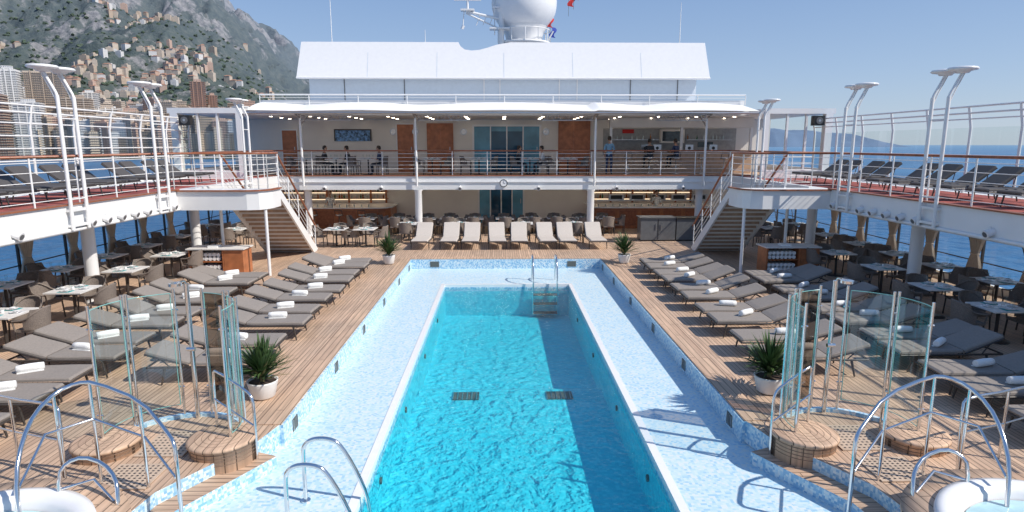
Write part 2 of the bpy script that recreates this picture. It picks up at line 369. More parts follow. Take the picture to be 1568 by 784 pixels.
def tower(px,top,w,Y,m,floors_mat='white_paint',depth=22,rot=.35):
    b=MB(); base=-18
    b.box(-w/2,w/2,-depth/2,depth/2,base,top,m)
    z=base+6
    while z<top:
        b.box(-w/2-1.3,w/2+1.3,-depth/2-1.5,depth/2+1.3,z,z+.9,floors_mat); z+=3.3
    b.box(-w/4,w/4,-4,4,top,top+5,m)
    for k in (-1,0,1): b.box(k*w*.3-.7,k*w*.3+.7,-depth/2-1.9,-depth/2-1.51,base,top+1,floors_mat)
    return b.obj('apartment_tower',(px*Y,Y,0),rot)
tower(-.795,118,34,880,'facade_white'); tower(-.755,110,24,930,'facade_white'); tower(-.70,110,46,960,'facade_cream','facade_tan')
tower(-.80,66,46,800,'facade_brick','facade_tan'); tower(-.468,104,20,1050,'facade_pink','facade_brick',18); tower(-.447,84,13,1070,'facade_pink','facade_brick',14)
tower(-.655,72,36,960,'facade_tan','facade_cream'); tower(-.61,60,30,1000,'facade_cream'); tower(-.575,56,34,1010,'facade_pink','facade_cream'); tower(-.53,62,26,1000,'facade_white','table_white'); tower(-.50,54,30,1010,'facade_cream','facade_tan'); tower(-.73,62,30,900,'facade_white','table_white')
tower(-.415,60,22,1040,'facade_cream'); tower(-.39,48,26,1040,'facade_white','table_white'); tower(-.635,84,20,1020,'facade_white','table_white')
# ------------------------------------------------------------------ ship structure
PD=.35
e=3.5
def sgnpts(pts,s):
    p=[(x*s,y) for x,y in pts]
    return p if s>0 else p[::-1]
b=MB()
b.box(-14,14,22.3,36,-.25,0,'teak')
for s in (1,-1):
    b.prism(sgnpts([(e,22.3),(e,8.7),(3.62,8.2),(3.95,7.6),(4.35,6.9),(4.5,5.8),(4.5,2),(14,2),(14,22.3)][::-1],s),-.34,0,'teak','mosaic_blue')
b.obj('teak_deck')
b=MB()
for s in (1,-1):
    b.box(min(s*3.47,s*3.83),max(s*3.47,s*3.83),8.7,22.28,.002,.014,'teak_border')
    b.box(min(s*3.835,s*3.86),max(s*3.835,s*3.86),8.7,22.28,.001,.006,'teak_groove')
b.box(-3.83,3.83,22.29,22.6,.002,.014,'teak_border')
b.obj('teak_edge_boards')
b=MB()
for s in (1,-1):
    x0,x1=sorted((s*3.44,s*3.4999)); b.box(x0,x1,8.7,22.24,-.36,-.005,'mosaic_blue')
    P=[(3.5,8.7),(3.62,8.2),(3.95,7.6),(4.35,6.9),(4.5,5.8),(4.5,2)]
    Q=[(x-.32*.9,y-.12) for x,y in P[1:]]
    pts=P[1:]+Q[::-1]
    b.prism(sgnpts(pts,s),-.36,-.17,'teak_cross','mosaic_blue')
b.box(-3.5,3.5,22.24,22.2999,-.36,-.005,'mosaic_blue')
b.obj('mosaic_step_wall')
b=MB()
b.box(-4.6,-2.12,2,22.3,-.5,-PD,'mosaic_pale'); b.box(2.12,4.6,2,22.3,-.5,-PD,'mosaic_pale')
b.box(-2.12,2.12,19.7,22.3,-.5,-PD,'mosaic_pale'); b.box(-2.12,2.12,2,3.4,-.5,-PD,'mosaic_pale')
b.obj('pool_surround')
b=MB()
zf=-1.2; zg=-1.38
b.box(-2.12,-2,3.4,19.7,-.42,-PD+.012,'white_gloss'); b.box(2,2.12,3.4,19.7,-.42,-PD+.012,'white_gloss')
b.box(-2,2,19.58,19.7,-.42,-PD+.012,'white_gloss'); b.box(-2,2,3.4,3.5,-.42,-PD+.012,'white_gloss')
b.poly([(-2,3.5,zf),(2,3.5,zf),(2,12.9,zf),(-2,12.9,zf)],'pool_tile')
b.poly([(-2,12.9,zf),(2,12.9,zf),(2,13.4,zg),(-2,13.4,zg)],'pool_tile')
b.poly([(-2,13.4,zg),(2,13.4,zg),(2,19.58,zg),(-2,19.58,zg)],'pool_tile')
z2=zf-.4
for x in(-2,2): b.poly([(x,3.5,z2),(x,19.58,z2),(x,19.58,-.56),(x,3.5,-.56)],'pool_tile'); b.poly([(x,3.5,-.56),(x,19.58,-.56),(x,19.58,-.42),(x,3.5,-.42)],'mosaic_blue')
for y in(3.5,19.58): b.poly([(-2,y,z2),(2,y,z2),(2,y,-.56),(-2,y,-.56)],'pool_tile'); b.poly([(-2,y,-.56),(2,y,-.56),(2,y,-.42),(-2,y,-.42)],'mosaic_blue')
b.obj('swimming_pool')
b=MB(); b.poly([(-2,3.5,-.46),(2,3.5,-.46),(2,19.58,-.46),(-2,19.58,-.46)],'pool_water_mat'); b.obj('pool_water')
b=MB()
for x in (-.95,1.05):
    b.box(x-.28,x+.28,12.35,12.75,zf+.004,zf+.02,'grate_dark')
    for k in range(6): b.box(x-.28+k*.1,x-.26+k*.1,12.35,12.75,zf+.02,zf+.03,'steel_brushed')
b.obj('pool_drain_grate')
b=MB()
for s in(1,-1):
    for y in (9.2,11.7,14.2,16.8,19.4,21.6):
        x0,x1=sorted((s*3.43,s*3.439)); b.box(x0,x1,y-.11,y+.11,-.3,-.1,'grate_dark'); 
        x0,x1=sorted((s*3.42,s*3.43));
        for k in range(4): b.box(x0,x1,y-.1+k*.06,y-.09+k*.06,-.29,-.11,'steel_brushed')
    for y in (6,8.5,11,14,17): b.cyl((s*1.995,y,-.8),(s*1.97,y,-.8),.055,'grate_dark',n=12)
for x in (-2.6,2.4): b.box(x-.16,x+.16,22.225,22.239,-.28,-.08,'grate_dark')
b.obj('step_light_grille')
b=MB()
for s in(1,-1):
    x0,x1=sorted((s*13.75,s*13.95)); b.box(x0,x1,-40,60,-16,.0-.001,'hull_paint')
b.box(-13.7,13.7,-40,1.99,-.6,-.02,'teak'); b.obj('ship_hull')
UZ=2.7; FT=.57
b=MB()
for s in(1,-1):
    x0,x1=sorted((s*10.15,s*14.0))
    b.box(x0,x1,-2,28,UZ-.25,UZ,'white_paint'); b.box(*sorted((s*10.6,s*13.4)),-2,27.9,UZ+.002,UZ+.012,'deck_red')
    x0,x1=sorted((s*10.05,s*10.15)); b.box(x0,x1,-2,19.2,UZ-FT,UZ+.04,'white_paint'); b.box(x0,x1,20.5,28,UZ-FT,UZ+.04,'white_paint')
    x0,x1=sorted((s*10.0,s*10.2)); b.box(x0,x1,-2,19.2,UZ+.042,UZ+.075,'rail_wood')
    b.tube([(s*10.03,-2,UZ-FT+.04),(s*10.03,19.2,UZ-FT+.04)],.05,'white_paint')
    x0,x1=sorted((s*14.0,s*14.1)); b.box(x0,x1,-2,36,UZ-.6,UZ+.15,'white_paint')
    P=[(10.15,19.1),(7.95,19.1),(7.62,19.22),(7.45,19.5),(7.4,19.8),(7.4,20.5),(10.15,20.5)]
    b.prism(sgnpts(P[::-1],s),UZ-FT,UZ,'white_paint'); 
    P2=[(10.25,19.04),(7.93,19.04),(7.58,19.17),(7.39,19.48),(7.34,19.8),(7.34,20.5),(7.46,20.5),(7.46,19.82),(7.5,19.55),(7.66,19.28),(7.96,19.16),(10.25,19.16)]
    b.prism(sgnpts(P2[::-1],s),UZ+.002,UZ+.045,'rail_wood')
b.box(-14,14,28,36,UZ-.3,UZ,'white_paint'); b.box(-14,14,27.9,28.02,UZ-FT,UZ+.03,'white_paint'); b.box(-14,14,27.86,28.06,UZ+.032,UZ+.075,'rail_wood')
b.box(-14,14,27.85,27.9,UZ-.24,UZ-.2,'white_gloss')
b.box(-13.9,13.9,28.1,32.9,UZ-.335,UZ-.302,'ceiling_white')
b.box(-13.9,13.9,28.2,36,UZ+.002,UZ+.012,'teak')
b.obj('upper_deck')
dl=MB(); dl.cyl((0,0,0),(0,0,-.02),.09,'white_gloss',n=14); dl.cyl((0,0,-.021),(0,0,-.026),.075,'fill_lamp_warm',n=14); dlm=dl.mesh('fill_downlight')
for y in (29.6,31.0,32.2):
    for k in range(13): 
        place(dlm,'fill_downlight',(-10.8+k*1.8,y,UZ-.337))
        place(dlm,'fill_downlight',(-10.8+k*1.8,y,5.418))  # upper-level set is added fill to brighten the shaded back wall
b=MB()
b.cyl((-.05,27.88,UZ-.28),(-.05,27.83,UZ-.28),.17,'white_gloss',n=24); b.cyl((-.05,27.829,UZ-.28),(-.05,27.82,UZ-.28),.14,'plate_white',n=24)
b.tube([(-.05+.16*math.cos(a*pi/12),27.82,UZ-.28+.16*math.sin(a*pi/12)) for a in range(24)],.015,'black_plastic',closed=True,n=5)
b.box(-.056,-.044,27.81,27.819,UZ-.28,UZ-.17,'black_plastic'); b.box(-.05,.03,27.81,27.819,UZ-.286,UZ-.274,'black_plastic'); b.obj('wall_clock')
sp=MB(); sp.cyl((0,0,0),(0,0,-.09),.02,'white_gloss'); sp.cyl((-.08,0,-.1),(.1,0,-.17),.07,'white_gloss',r1=.09,n=14); sp.cyl((.1,0,-.17),(.105,0,-.172),.06,'console_grey',n=14); spm=sp.mesh('spotlight')
for s in(1,-1):
    for y in (11.2,12.6,14.9,15.5,16.1,16.7,17.3,18.7): place(spm,'spotlight',(s*9.98,y,UZ-FT+.3),pi if s>0 else 0)
for x in (-8,-5.5,-2,1.5,5,8): place(spm,'spotlight',(x,27.8,UZ-.35),-pi/2)
def railing(name,pts,z,h=1.08,sp=1.45,nw=5,cap='rail_wood',pr=.02):
    b=MB(); P=[Vector((p[0],p[1],p[2] if len(p)>2 else z)) for p in pts]
    for a,c in zip(P,P[1:]):
        n=max(1,round((c-a).length/sp))
        for i in range(n+1):
            q=a.lerp(c,i/n); b.cyl(q,q+Vector((0,0,h-.03)),pr,'white_paint',n=8)
    for k in range(nw):
        zz=.12+(h-.25)*k/(nw-1)
        b.tube([p+Vector((0,0,zz)) for p in P],.009,'white_paint',n=5)
    b.tube([p+Vector((0,0,h)) for p in P],.032,cap,n=8)
    return b.obj(name)
for s in(1,-1):
    railing('deck_railing',[(s*10.1,-1),(s*10.1,19.1),(s*7.95,19.1),(s*7.6,19.22),(s*7.42,19.5),(s*7.4,20.4)],UZ+.07)
    railing('deck_railing',[(s*9.25,20.45),(s*10.1,20.45),(s*10.1,27.9)],UZ+.07)
railing('deck_railing',[(-10.1,27.95),(10.1,27.95)],UZ+.07,nw=6,sp=1.6)
for s in(1,-1):
    b=MB(); n=15; run=3.7/n; rise=UZ/n
    for i in range(n):
        y=20.5+i*run; z=UZ-(i+1)*rise
        x0,x1=sorted((s*7.5,s*9.2)); b.box(x0,x1,y,y+run+.03,z-.035,z,'wood_tan'); 
        b.box(x0+.001,x1-.001,y-.016,y-.001,z-.045,z+.012,'cream_wall')
        b.box(x0,x1,y-.012,y+.008,z+.013,z+rise-.046,'wood_tan')
    for x in (7.44,9.24):
        vs=[]
        for xx in(x-.035,x+.035):
            for (y,z) in ((20.45,UZ-.28),(20.45,UZ+.02),(24.3,.0+.08),(24.1,0.01),(23.8,.01)): vs.append((s*xx,y,z))
        b.add(vs,[(0,1,2,3,4),(9,8,7,6,5)]+[(i,(i+1)%5,5+(i+1)%5,5+i) for i in range(5)],'white_paint')
        A=Vector((s*x,20.5,UZ));B=Vector((s*x,24.15,.05))
        for i in range(5):
            q=A.lerp(B,i/4); b.cyl(q,q+Vector((0,0,.98)),.02,'white_paint',n=8)
        for zz in (.3,.5,.7): b.tube([A+Vector((0,0,zz)),B+Vector((0,0,zz))],.012,'white_paint',n=5)
        b.tube([A+Vector((0,-.05,1.08)),A+Vector((0,.1,1.02)),B+Vector((0,0,1.0)),B+Vector((0,.15,.9))],.035,'rail_wood')
    b.cyl((s*7.55,19.5,0),(s*7.55,19.5,UZ-FT),.05,'white_paint'); b.cyl((s*9.3,20.3,0),(s*9.3,20.3,UZ-FT),.05,'white_paint')
    b.obj('staircase')
col=MB(); col.lathe([(.24,0),(.24,.03),(.165,.08),(.16,.1),(.16,2.05),(.2,2.12),(.2,2.14)],(0,0,0),'white_paint'); colm=col.mesh('column')
for s in(1,-1):
    for y in (10.5,16.2,21.9): place(colm,'white_column',(s*10.95,y,0))
    place(colm,'white_column',(s*3.87,27.5+.4,0)); place(colm,'white_column',(s*8.9,28.3,0))
for s in(1,-1):
    for y0 in (7.8,14.5,18.2,24.4):
        b=MB()
        for dy in(-.27,.27):
            b.cyl((0,dy,-.5),(0,dy,2.5),.042,'white_paint',n=10)
            b.tube([(0,dy,2.48),(s*.02,dy,2.56),(s*.24,dy,3.02)],.032,'white_paint')
            b.tube([(0,dy,2.3),(s*.12,dy,2.62),(s*.30,dy,3.02)],.015,'white_paint',n=6)
            b.lathe([(0,-.1),(.13,-.09),(.16,-.05),(.28,-.03),(.31,0),(.28,.035),(.16,.05),(0,.055)],(s*.24,dy,3.1),'white_gloss')
        for zz in(.2,1.1,2.0): b.tube([(0,-.27,zz),(0,.27,zz)],.016,'white_paint',n=6)
        for zz in(-.4,-.05): b.box(*sorted((0,s*.12)),-.31,.31,zz-.03,zz+.03,'white_paint')
        b.obj('twin_lamp_post',(s*9.94,y0,UZ-.02))
for s in(1,-1):
    b=MB(); X=s*13.6
    y=0
    rails=(.25,.6,.95,1.3,1.65,2.0,2.3,2.5) if s<0 else (.25,1.1,2.15,2.32,2.5)
    while y<=27.5:
        b.tube([(X,y,UZ),(X,y,UZ+1.9),(X-s*.12,y,UZ+2.5)],.04,'white_paint',n=6)
        y+=1.83
    for r in rails:
        xx=X-(s*.12*max(0,(r-1.9)/.6)); b.tube([(xx,0,UZ+r),(xx,27.5,UZ+r)],.022 if r<2.2 else .03,'white_paint',n=6)
    b.obj('windscreen_frame')
    b=MB(); b.poly([(X+s*.03,0,UZ+.15),(X+s*.03,27.5,UZ+.15),(X+s*.03,27.5,UZ+1.9),(X+s*.03,0,UZ+1.9)],'clear_glass'); b.obj('windscreen_glass')
for s in(1,-1):
    b=MB(); X=s*13.55
    b.box(*sorted((X,X+s*.1)),2,33,0,.22,'white_paint'); b.box(*sorted((X,X+s*.1)),2,33,2.15,UZ-.25,'white_paint')
    y=2
    while y<33:
        b.box(*sorted((X,X+s*.06)),y-.03,y+.03,.22,2.15,'frame_dark')
        b.tube([(X+s*.04,y,.22),(X+s*.04,y+.95,2.15)],.018,'frame_dark',n=5)
        y+=1.9
    for z in(.8,1.5): b.box(*sorted((X+s*.01,X+s*.04)),2,33,z-.015,z+.015,'frame_dark')
    b.obj('window_wall')
    b=MB(); b.poly([(X+s*.05,2,.22),(X+s*.05,33,.22),(X+s*.05,33,2.15),(X+s*.05,2,2.15)],'clear_glass'); b.obj('window_glass')
cu=MB(); n=40; rows=16; vs=[];fs=[]
for j in range(rows+1):
    z=.12+2.1*j/rows
    k=.3+.7*min(1,abs(z-1.05)/.9)**.8
    for i in range(n+1):
        t=i/n; w=.40*k
        vs.append((.05*math.cos(t*pi*14)*(.5+k*.5), (t-.5)*2*w, z))
for j in range(rows):
    for i in range(n): fs.append((j*(n+1)+i,j*(n+1)+i+1,(j+1)*(n+1)+i+1,(j+1)*(n+1)+i))
cu.add(vs,fs,'curtain',True); cu.tube([(.09*math.cos(a*pi/6),.13*math.sin(a*pi/6),1.05) for a in range(12)],.02,'curtain',closed=True,n=6); cum=cu.mesh('curtain')
for s in(1,-1):
    for y in (7.7,9.6,11.5,13.4,15.3,17.2,19.1,21.0,22.9,24.8): place(cum,'curtain',(s*13.35,y,0))
# ------------------------------------------------------------------ central building
b=MB()
BY=33
b.box(-14,14,BY,BY+.3,0,UZ-.3,'cream_wall'); b.box(-14,14,BY,BY+.3,UZ,5.4,'cream_wall')
b.box(-14,14,28.4,37,5.42,5.62,'ceiling_white'); b.box(-11.0,11.0,28.3,28.4,5.4,5.7,'white_paint')
b.box(-11.0,11.0,29.0,37,5.62,6.1,'white_paint')
for s in(1,-1):
    b.box(*sorted((s*11,s*14)),26.6,28.4,5.4,5.62,'white_paint'); b.box(*sorted((s*13.6,s*13.9)),26.6,26.9,UZ,5.4,'white_paint'); b.box(*sorted((s*11.0,s*11.2)),26.6,26.8,UZ,5.4,'white_paint')
    b.box(*sorted((s*11.2,s*13.6)),26.66,26.74,UZ,UZ+.35,'white_paint')
    for k in (.33,.67): x=s*(11.2+2.4*k); b.box(x-.04,x+.04,26.64,26.76,UZ+.35,5.4,'white_paint')
    b.box(*sorted((s*13.6,s*13.8)),27,36,UZ,UZ+.4,'white_paint')
    b.poly([(s*11.2,26.7,UZ+.35),(s*13.6,26.7,UZ+.35),(s*13.6,26.7,5.4),(s*11.2,26.7,5.4)],'clear_glass')
b.box(-9.75,9.75,32.3,32.6,6.1,7.4,'pale_panel')
for x in (-8,-5,-1,-.2,2.8,3.7,6.4,8.8): b.box(x-.02,x+.02,32.27,32.3,6.1,7.4,'console_grey')
for x in (-1,-.2,2.8,3.7): b.box(x-.03,x+.03,32.25,32.299,6.1,7.4,'white_gloss')
top=9.12
pr=[(-10.15,7.32),(10.2,7.32),(10.05,top),(.35,top),(.1,top-.04),(-.35,top-.12),(-.8,top-.27),(-1.2,top-.38),(-1.6,top-.42),(-1.95,top-.36),(-2.15,top-.2),(-2.25,top),(-10.0,top)]
def yy(z): return 31.55+(z-7.32)*.35
n=len(pr); vs=[(x,yy(z),z) for x,z in pr]+[(x,yy(z)+.5,z) for x,z in pr]
b.add(vs,[tuple(range(n)),tuple(range(2*n-1,n-1,-1))]+[(i,n+i,n+(i+1)%n,(i+1)%n) for i in range(n)],'white_gloss')
b.tube([(-10.15,31.56,7.34),(10.2,31.56,7.34)],.05,'white_gloss')
for x in (-6.7,-3.3,0,3.4,6.8): b.add([(x-.012,yy(7.36)-.006,7.36),(x+.012,yy(7.36)-.006,7.36),(x+.012,yy(8.6)-.006,8.6),(x-.012,yy(8.6)-.006,8.6)],[(0,1,2,3)],'pale_panel')
b.obj('ship_superstructure')
railing('roof_railing',[(-11,28.9),(11,28.9)],6.0-.12,h=.45,nw=2,sp=2.2,cap='white_paint')
def panel(name,x0,x1,z0,z1,m,y=BY,fr='white_gloss',parts=0,ft=.06):
    b=MB(); b.box(x0,x1,y-.04,y-.003,z0,z1,m)
    for a,c,d,e_ in ((x0-ft,x0,z0,z1+ft),(x1,x1+ft,z0,z1+ft),(x0,x1,z1,z1+ft)): b.box(a,c,y-.08,y-.003,d,e_,fr)
    for k in range(1,parts):
        x=x0+(x1-x0)*k/parts; b.box(x-.03,x+.03,y-.07,y-.041,z0,z1,fr)
    if 'glass' in name:
        w=(x1-x0)/4; b.box(x0+w+.03,x1-w-.03,y-.05,y-.0401,z0,z1-.25,'blue_glass_dark')
    if 'door' in name: b.cyl((x1-.12,y-.1,z0+1.05),(x1-.12,y-.1,z0+1.3),.02,'steel_brushed')
    return b.obj(name)
panel('wooden_door',-11.5,-10.75,UZ,4.84,'cherry_wood'); panel('wooden_door',-5.55,-4.7,UZ,5.15,'cherry_wood'); panel('wooden_door',-3.95,-2.7,UZ,5.15,'cherry_wood',parts=2,fr='cherry_wood')
panel('wooden_wall_panel',2.9,4.45,UZ,5.3,'cherry_wood',parts=2,fr='cherry_wood')
panel('glass_door',-1.55,1.85,UZ,5.05,'blue_glass',parts=4,ft=.1)
panel('glass_door',-1.3,1.0,0,2.25,'blue_glass',parts=4,ft=.08)
panel('framed_picture',-8.75,-6.95,4.3,4.85,'picture_art',fr='frame_dark')
for x in(-5.75,-4.6,-2.1,2.2):
    b=MB(); b.cyl((x,BY,4.78),(x,BY-.06,4.78),.17,'steel_brushed',n=20); b.cyl((x,BY-.061,4.78),(x,BY-.07,4.78),.12,'plate_white',n=20); b.obj('wall_speaker')
def bottles(b,x0,x1,y,z,step=.14):
    x=x0
    while x<x1:
        m=random.choice(['bottle_amber','bottle_green','bottle_clear','bottle_clear']); h=random.uniform(.2,.3)
        b.cyl((x,y,z),(x,y,z+h*.65),.038,m,n=7); b.cyl((x,y,z+h*.65),(x,y,z+h),.014,m,n=6); x+=step*random.uniform(.8,2.5)
b=MB()
b.box(5.2,12.2,BY-.03,BY-.002,3.6,4.95,'bar_back')
for z,xa,xb in ((4.35,5.5,8.0),(4.35,9.6,11.8)): b.box(xa-.1,xb+.1,BY-.35,BY-.031,z,z+.03,'steel_brushed'); bottles(b,xa,xb,BY-.2,z+.03,.2)
b.box(8.15,9.4,BY-.3,BY-.031,4.2,4.9,'cream_wall'); b.box(8.25,9.3,BY-.31,BY-.301,4.3,4.8,'dark_glass')
b.box(6.2,6.8,BY-.05,BY-.031,4.7,4.9,'flag_red'); b.box(10.2,11.0,BY-.05,BY-.031,4.0,4.25,'dark_glass')
b.box(5.2,12.3,31.0,31.6,UZ,3.75,'wood_tan'); b.box(5.1,12.4,30.9,31.7,3.751,3.80,'white_gloss')
for x in (7.0,7.6,9.2,10.4): b.box(x-.2,x+.2,31.1,31.4,3.801,4.12,'steel_brushed'); b.cyl((x,31.1,3.95),(x,31.09,3.95),.08,'black_plastic')
b.box(5.2,12.3,30.95,31.3,4.95,5.4,'cream_wall')
for x in (5.2,8.7,12.15): b.box(x,x+.12,30.98,31.1,3.81,4.95,'white_gloss')
b.obj('upper_bar')
def curved_bar(name,cx,r,y,sx,m='cherry_wood'):
    b=MB(); w=3.0
    P=[(cx-w,y-.0),(cx+w-.6,y),(cx+w-.2,y+.15),(cx+w,y+.5),(cx+w,BY-.1),(cx-w,BY-.1)]
    P=[((p[0]-cx)*sx+cx,p[1]) for p in P]
    if sx<0: P=P[::-1]
    b.prism(P,0,1.02,m); 
    Q=[(cx+(px-cx)*1.04,py-(.12 if py<y+1 else 0)) for px,py in P]; b.prism(Q,1.021,1.07,'white_gloss')
    for k in range(5): b.box(cx-w+.2+k*1.1,cx-w+1.1+k*1.1,y-.02,y-.001,.15,.9,'rail_wood')
    for x in (-2.9,-1.75,-.6,.55,1.7,2.5): b.box(cx+x-.05,cx+x+.05,BY-.24,BY-.21,1.1,2.36,'cherry_wood')
    for z in(1.3,1.65,2.0):
        b.box(cx-w,cx+w-.4,BY-.2,BY-.002,z,z+.03,'cherry_wood') ; bottles(b,cx-w+.1,cx+w-.6,BY-.13,z+.03,.13)
        b.box(cx-w+.1,cx+w-.5,BY-.03,BY-.004,z-.05,z-.02,'shelf_light')
    for k in range(14):
        x=cx-w+.3+k*.36; b.cyl((x,y+.25,1.07),(x,y+.25,1.2),.03,'bottle_clear',n=7)
    return b.obj(name)
curved_bar('lower_bar',-8.7,1,30.6,1); curved_bar('lower_bar',7.4,1,30.6,-1)
b=MB(); b.box(4.9,11.2,BY-.5,BY-.25,1.2,1.25,'steel_brushed'); b.box(4.9,11.2,BY-.5,BY-.32,1.95,2.2,'steel_brushed')
for x in (5.5,6.6,7.7,8.8,9.9): b.box(x,x+.8,BY-.5,BY-.26,1.25,1.55,'steel_brushed'); b.box(x+.1,x+.7,BY-.51,BY-.501,1.3,1.5,'black_plastic')
b.obj('galley_equipment')
b=MB(); b.box(5.85,7.35,26.4,27.1,.06,1.0,'console_grey'); b.box(7.4,9.0,26.4,27.1,.06,.97,'console_grey'); b.box(5.8,7.38,26.35,27.15,1.001,1.04,'console_grey'); b.box(7.39,9.05,26.35,27.15,.971,1.01,'black_plastic')
for x in (6.6,8.2): b.box(x-.01,x+.01,26.385,26.399,.1,.95,'black_plastic'); b.box(x-.12,x-.1,26.37,26.399,.5,.75,'steel_brushed'); b.box(x+.1,x+.12,26.37,26.399,.5,.75,'steel_brushed')
b.box(5.9,8.95,26.45,27.05,0,.06,'black_plastic'); b.obj('service_console')
b=MB(); nx,nt_=120,12; vs=[];fs=[]
for j in range(nt_+1):
    t=j/nt_
    for i in range(nx+1):
        x=-10.9+21.8*i/nx; sag=abs(math.sin((x+3.9)/ (5.0 if abs(x)>3.9 else 7.8)*pi))
        z=6.08-.52*t+ .14*sag*math.sin(pi*min(1,t*1.0))-.05*t*(1-sag)
        y=30.2-3.3*t+.25*sag*(t>.99)
        vs.append((x,y,z))
for j in range(nt_):
    for i in range(nx): a=j*(nx+1)+i; fs.append((a,a+1,a+nx+2,a+nx+1))
b.add(vs,fs,'canvas_white',True)
b.obj('canvas_awning')
b=MB()
b.tube([(-10.9,26.95,5.44),(10.9,26.95,5.44)],.04,'steel_brushed')
for x in(-8.9,-3.9,4.0,8.9):
    b.cyl((x,27.75,UZ-.4),(x,27.75,5.3),.05,'white_paint',n=10); b.tube([(x,27.75,5.25),(x,26.95,5.44)],.03,'steel_brushed'); b.tube([(x,27.75,4.9),(x,28.8,5.4)],.03,'steel_brushed')
    b.tube([(x,28.4,5.4),(x,26.95,5.44)],.04,'steel_brushed')
    sx=1 if x<0 else -1
    P=[(x+sx*(.15+.16*k),27.3,5.15 if k%2 else 5.38) for k in range(15)]
    b.tube(P,.018,'steel_brushed',n=5); b.tube([(P[0][0],27.3,5.38),(P[-1][0],27.3,5.38)],.018,'steel_brushed',n=5); b.tube([(P[0][0],27.3,5.14),(P[-1][0],27.3,5.14)],.018,'steel_brushed',n=5)
b.obj('awning_frame')
for s in(1,-1):
    b=MB(); b.box(-.22,.22,-.15,.15,-.2,.2,'black_plastic'); b.cyl((-.0,-.151,0),(0,-.17,0),.14,'console_grey',n=20); b.cyl((0,-.171,0),(0,-.175,0),.05,'steel_brushed'); b.box(-.03,.03,.15,.35,-.03,.03,'steel_brushed'); b.obj('loudspeaker',(s*13.1,26.3,5.1))
b=MB(); cx,cy,cz=1.3,40,12.6; R=2.0
b.lathe([(R*math.sin(a*pi/18),-R*math.cos(a*pi/18)) for a in range(1,19)],(cx,cy,cz),'white_gloss',n=40)
b.lathe([(1.5,-1.3),(1.2,-1.75),(1.05,-2.3)],(cx,cy,cz),'white_gloss'); b.lathe([(0,-2.3),(1.6,-2.3),(1.6,-2.42),(1.0,-2.42),(.9,-3.4),(.9,-5.0)],(cx,cy,cz),'white_paint')
b.tube([(cx+1.6*math.cos(a*pi/12),cy+1.6*math.sin(a*pi/12),cz-1.6) for a in range(24)],.03,'white_paint',closed=True,n=5)
for a in range(12): q=a*pi/6; b.cyl((cx+1.6*math.cos(q),cy+1.6*math.sin(q),cz-2.3),(cx+1.6*math.cos(q),cy+1.6*math.sin(q),cz-1.6),.03,'white_paint',n=5)
for a in range(8): q=a*pi/4; b.tube([(cx+1.5*math.cos(q),cy+1.5*math.sin(q),cz-2.4),(cx+.9*math.cos(q),cy+.9*math.sin(q),cz-3.2)],.04,'white_paint',n=5)
b.tube([(cx+1.0,cy-.5,cz-3),(cx+1.75,cy-.6,cz-1.7)],.05,'white_paint',n=6)
b.obj('radar_dome')
b=MB()
b.cyl((-.1,39,6),(-.1,39,12.9),.16,'white_paint'); b.tube([(-.1,39,11.5),(-2.2,38.8,11.9)],.08,'white_paint'); b.tube([(-.1,39,10.9),(-2.2,38.8,11.8)],.05,'white_paint')
b.box(-2.5,-1.7,38.6,39,11.92,12.02,'white_paint'); b.cyl((-2.1,38.8,12),(-2.1,38.8,12.5),.07,'white_paint'); b.box(-2.9,-1.3,38.72,38.88,12.5,12.62,'white_gloss')
b.tube([(-2.3,38.8,12.0),(-2.4,38.8,11.0)],.03,'white_paint'); b.cyl((-2.45,38.8,10.9),(-2.35,38.8,11.1),.09,'white_gloss')
b.tube([(-.1,39,12.5),(-1.0,39,13.0),(-1.9,39,13.6)],.03,'console_grey',n=5); b.tube([(-.5,39,10.6),(-.5,39,12.9)],.03,'white_paint')
b.box(-.8,.4,38.6,39.3,10.9,10.98,'white_paint'); b.box(-.6,.2,38.7,39,12.1,12.18,'white_gloss')
for x in(-1.6,-1.2,-.8): b.tube([(x,38.9,11.1+(x+2)*.05),(x+.25,38.9,11.75)],.025,'white_paint',n=5)
b.obj('radar_mast')
for x,y,h in ((-8.7,33,12),(9.0,33,11.2),(-4.1,34,10)):
    b=MB(); b.tube([(x,y,6),(x,y,9),(x,y,h)],[.03,.025,.012],'white_paint',n=6); b.obj('whip_antenna')
for i,(m,x,z) in enumerate((('flag_blue',2.6,12.4),('flag_red',2.72,11.8),('flag_blue',2.9,11.2),('flag_red',4.0,13.0),('flag_red',4.3,13.4))):
    b=MB(); vs=[(x+.12*math.sin(k*1.1),39.6+.1*math.cos(k),z-k*.12) for k in range(6)]+[(x+.3+.1*math.sin(k*1.3),39.7,z-.05-k*.12) for k in range(6)]
    b.add(vs,[(k,k+1,k+7,k+6) for k in range(5)],m,True); b.cyl((x-.02,39.6,z-1.2),(x-.02,39.6,z+.6),.012,'console_grey',n=5); b.obj('signal_flag')
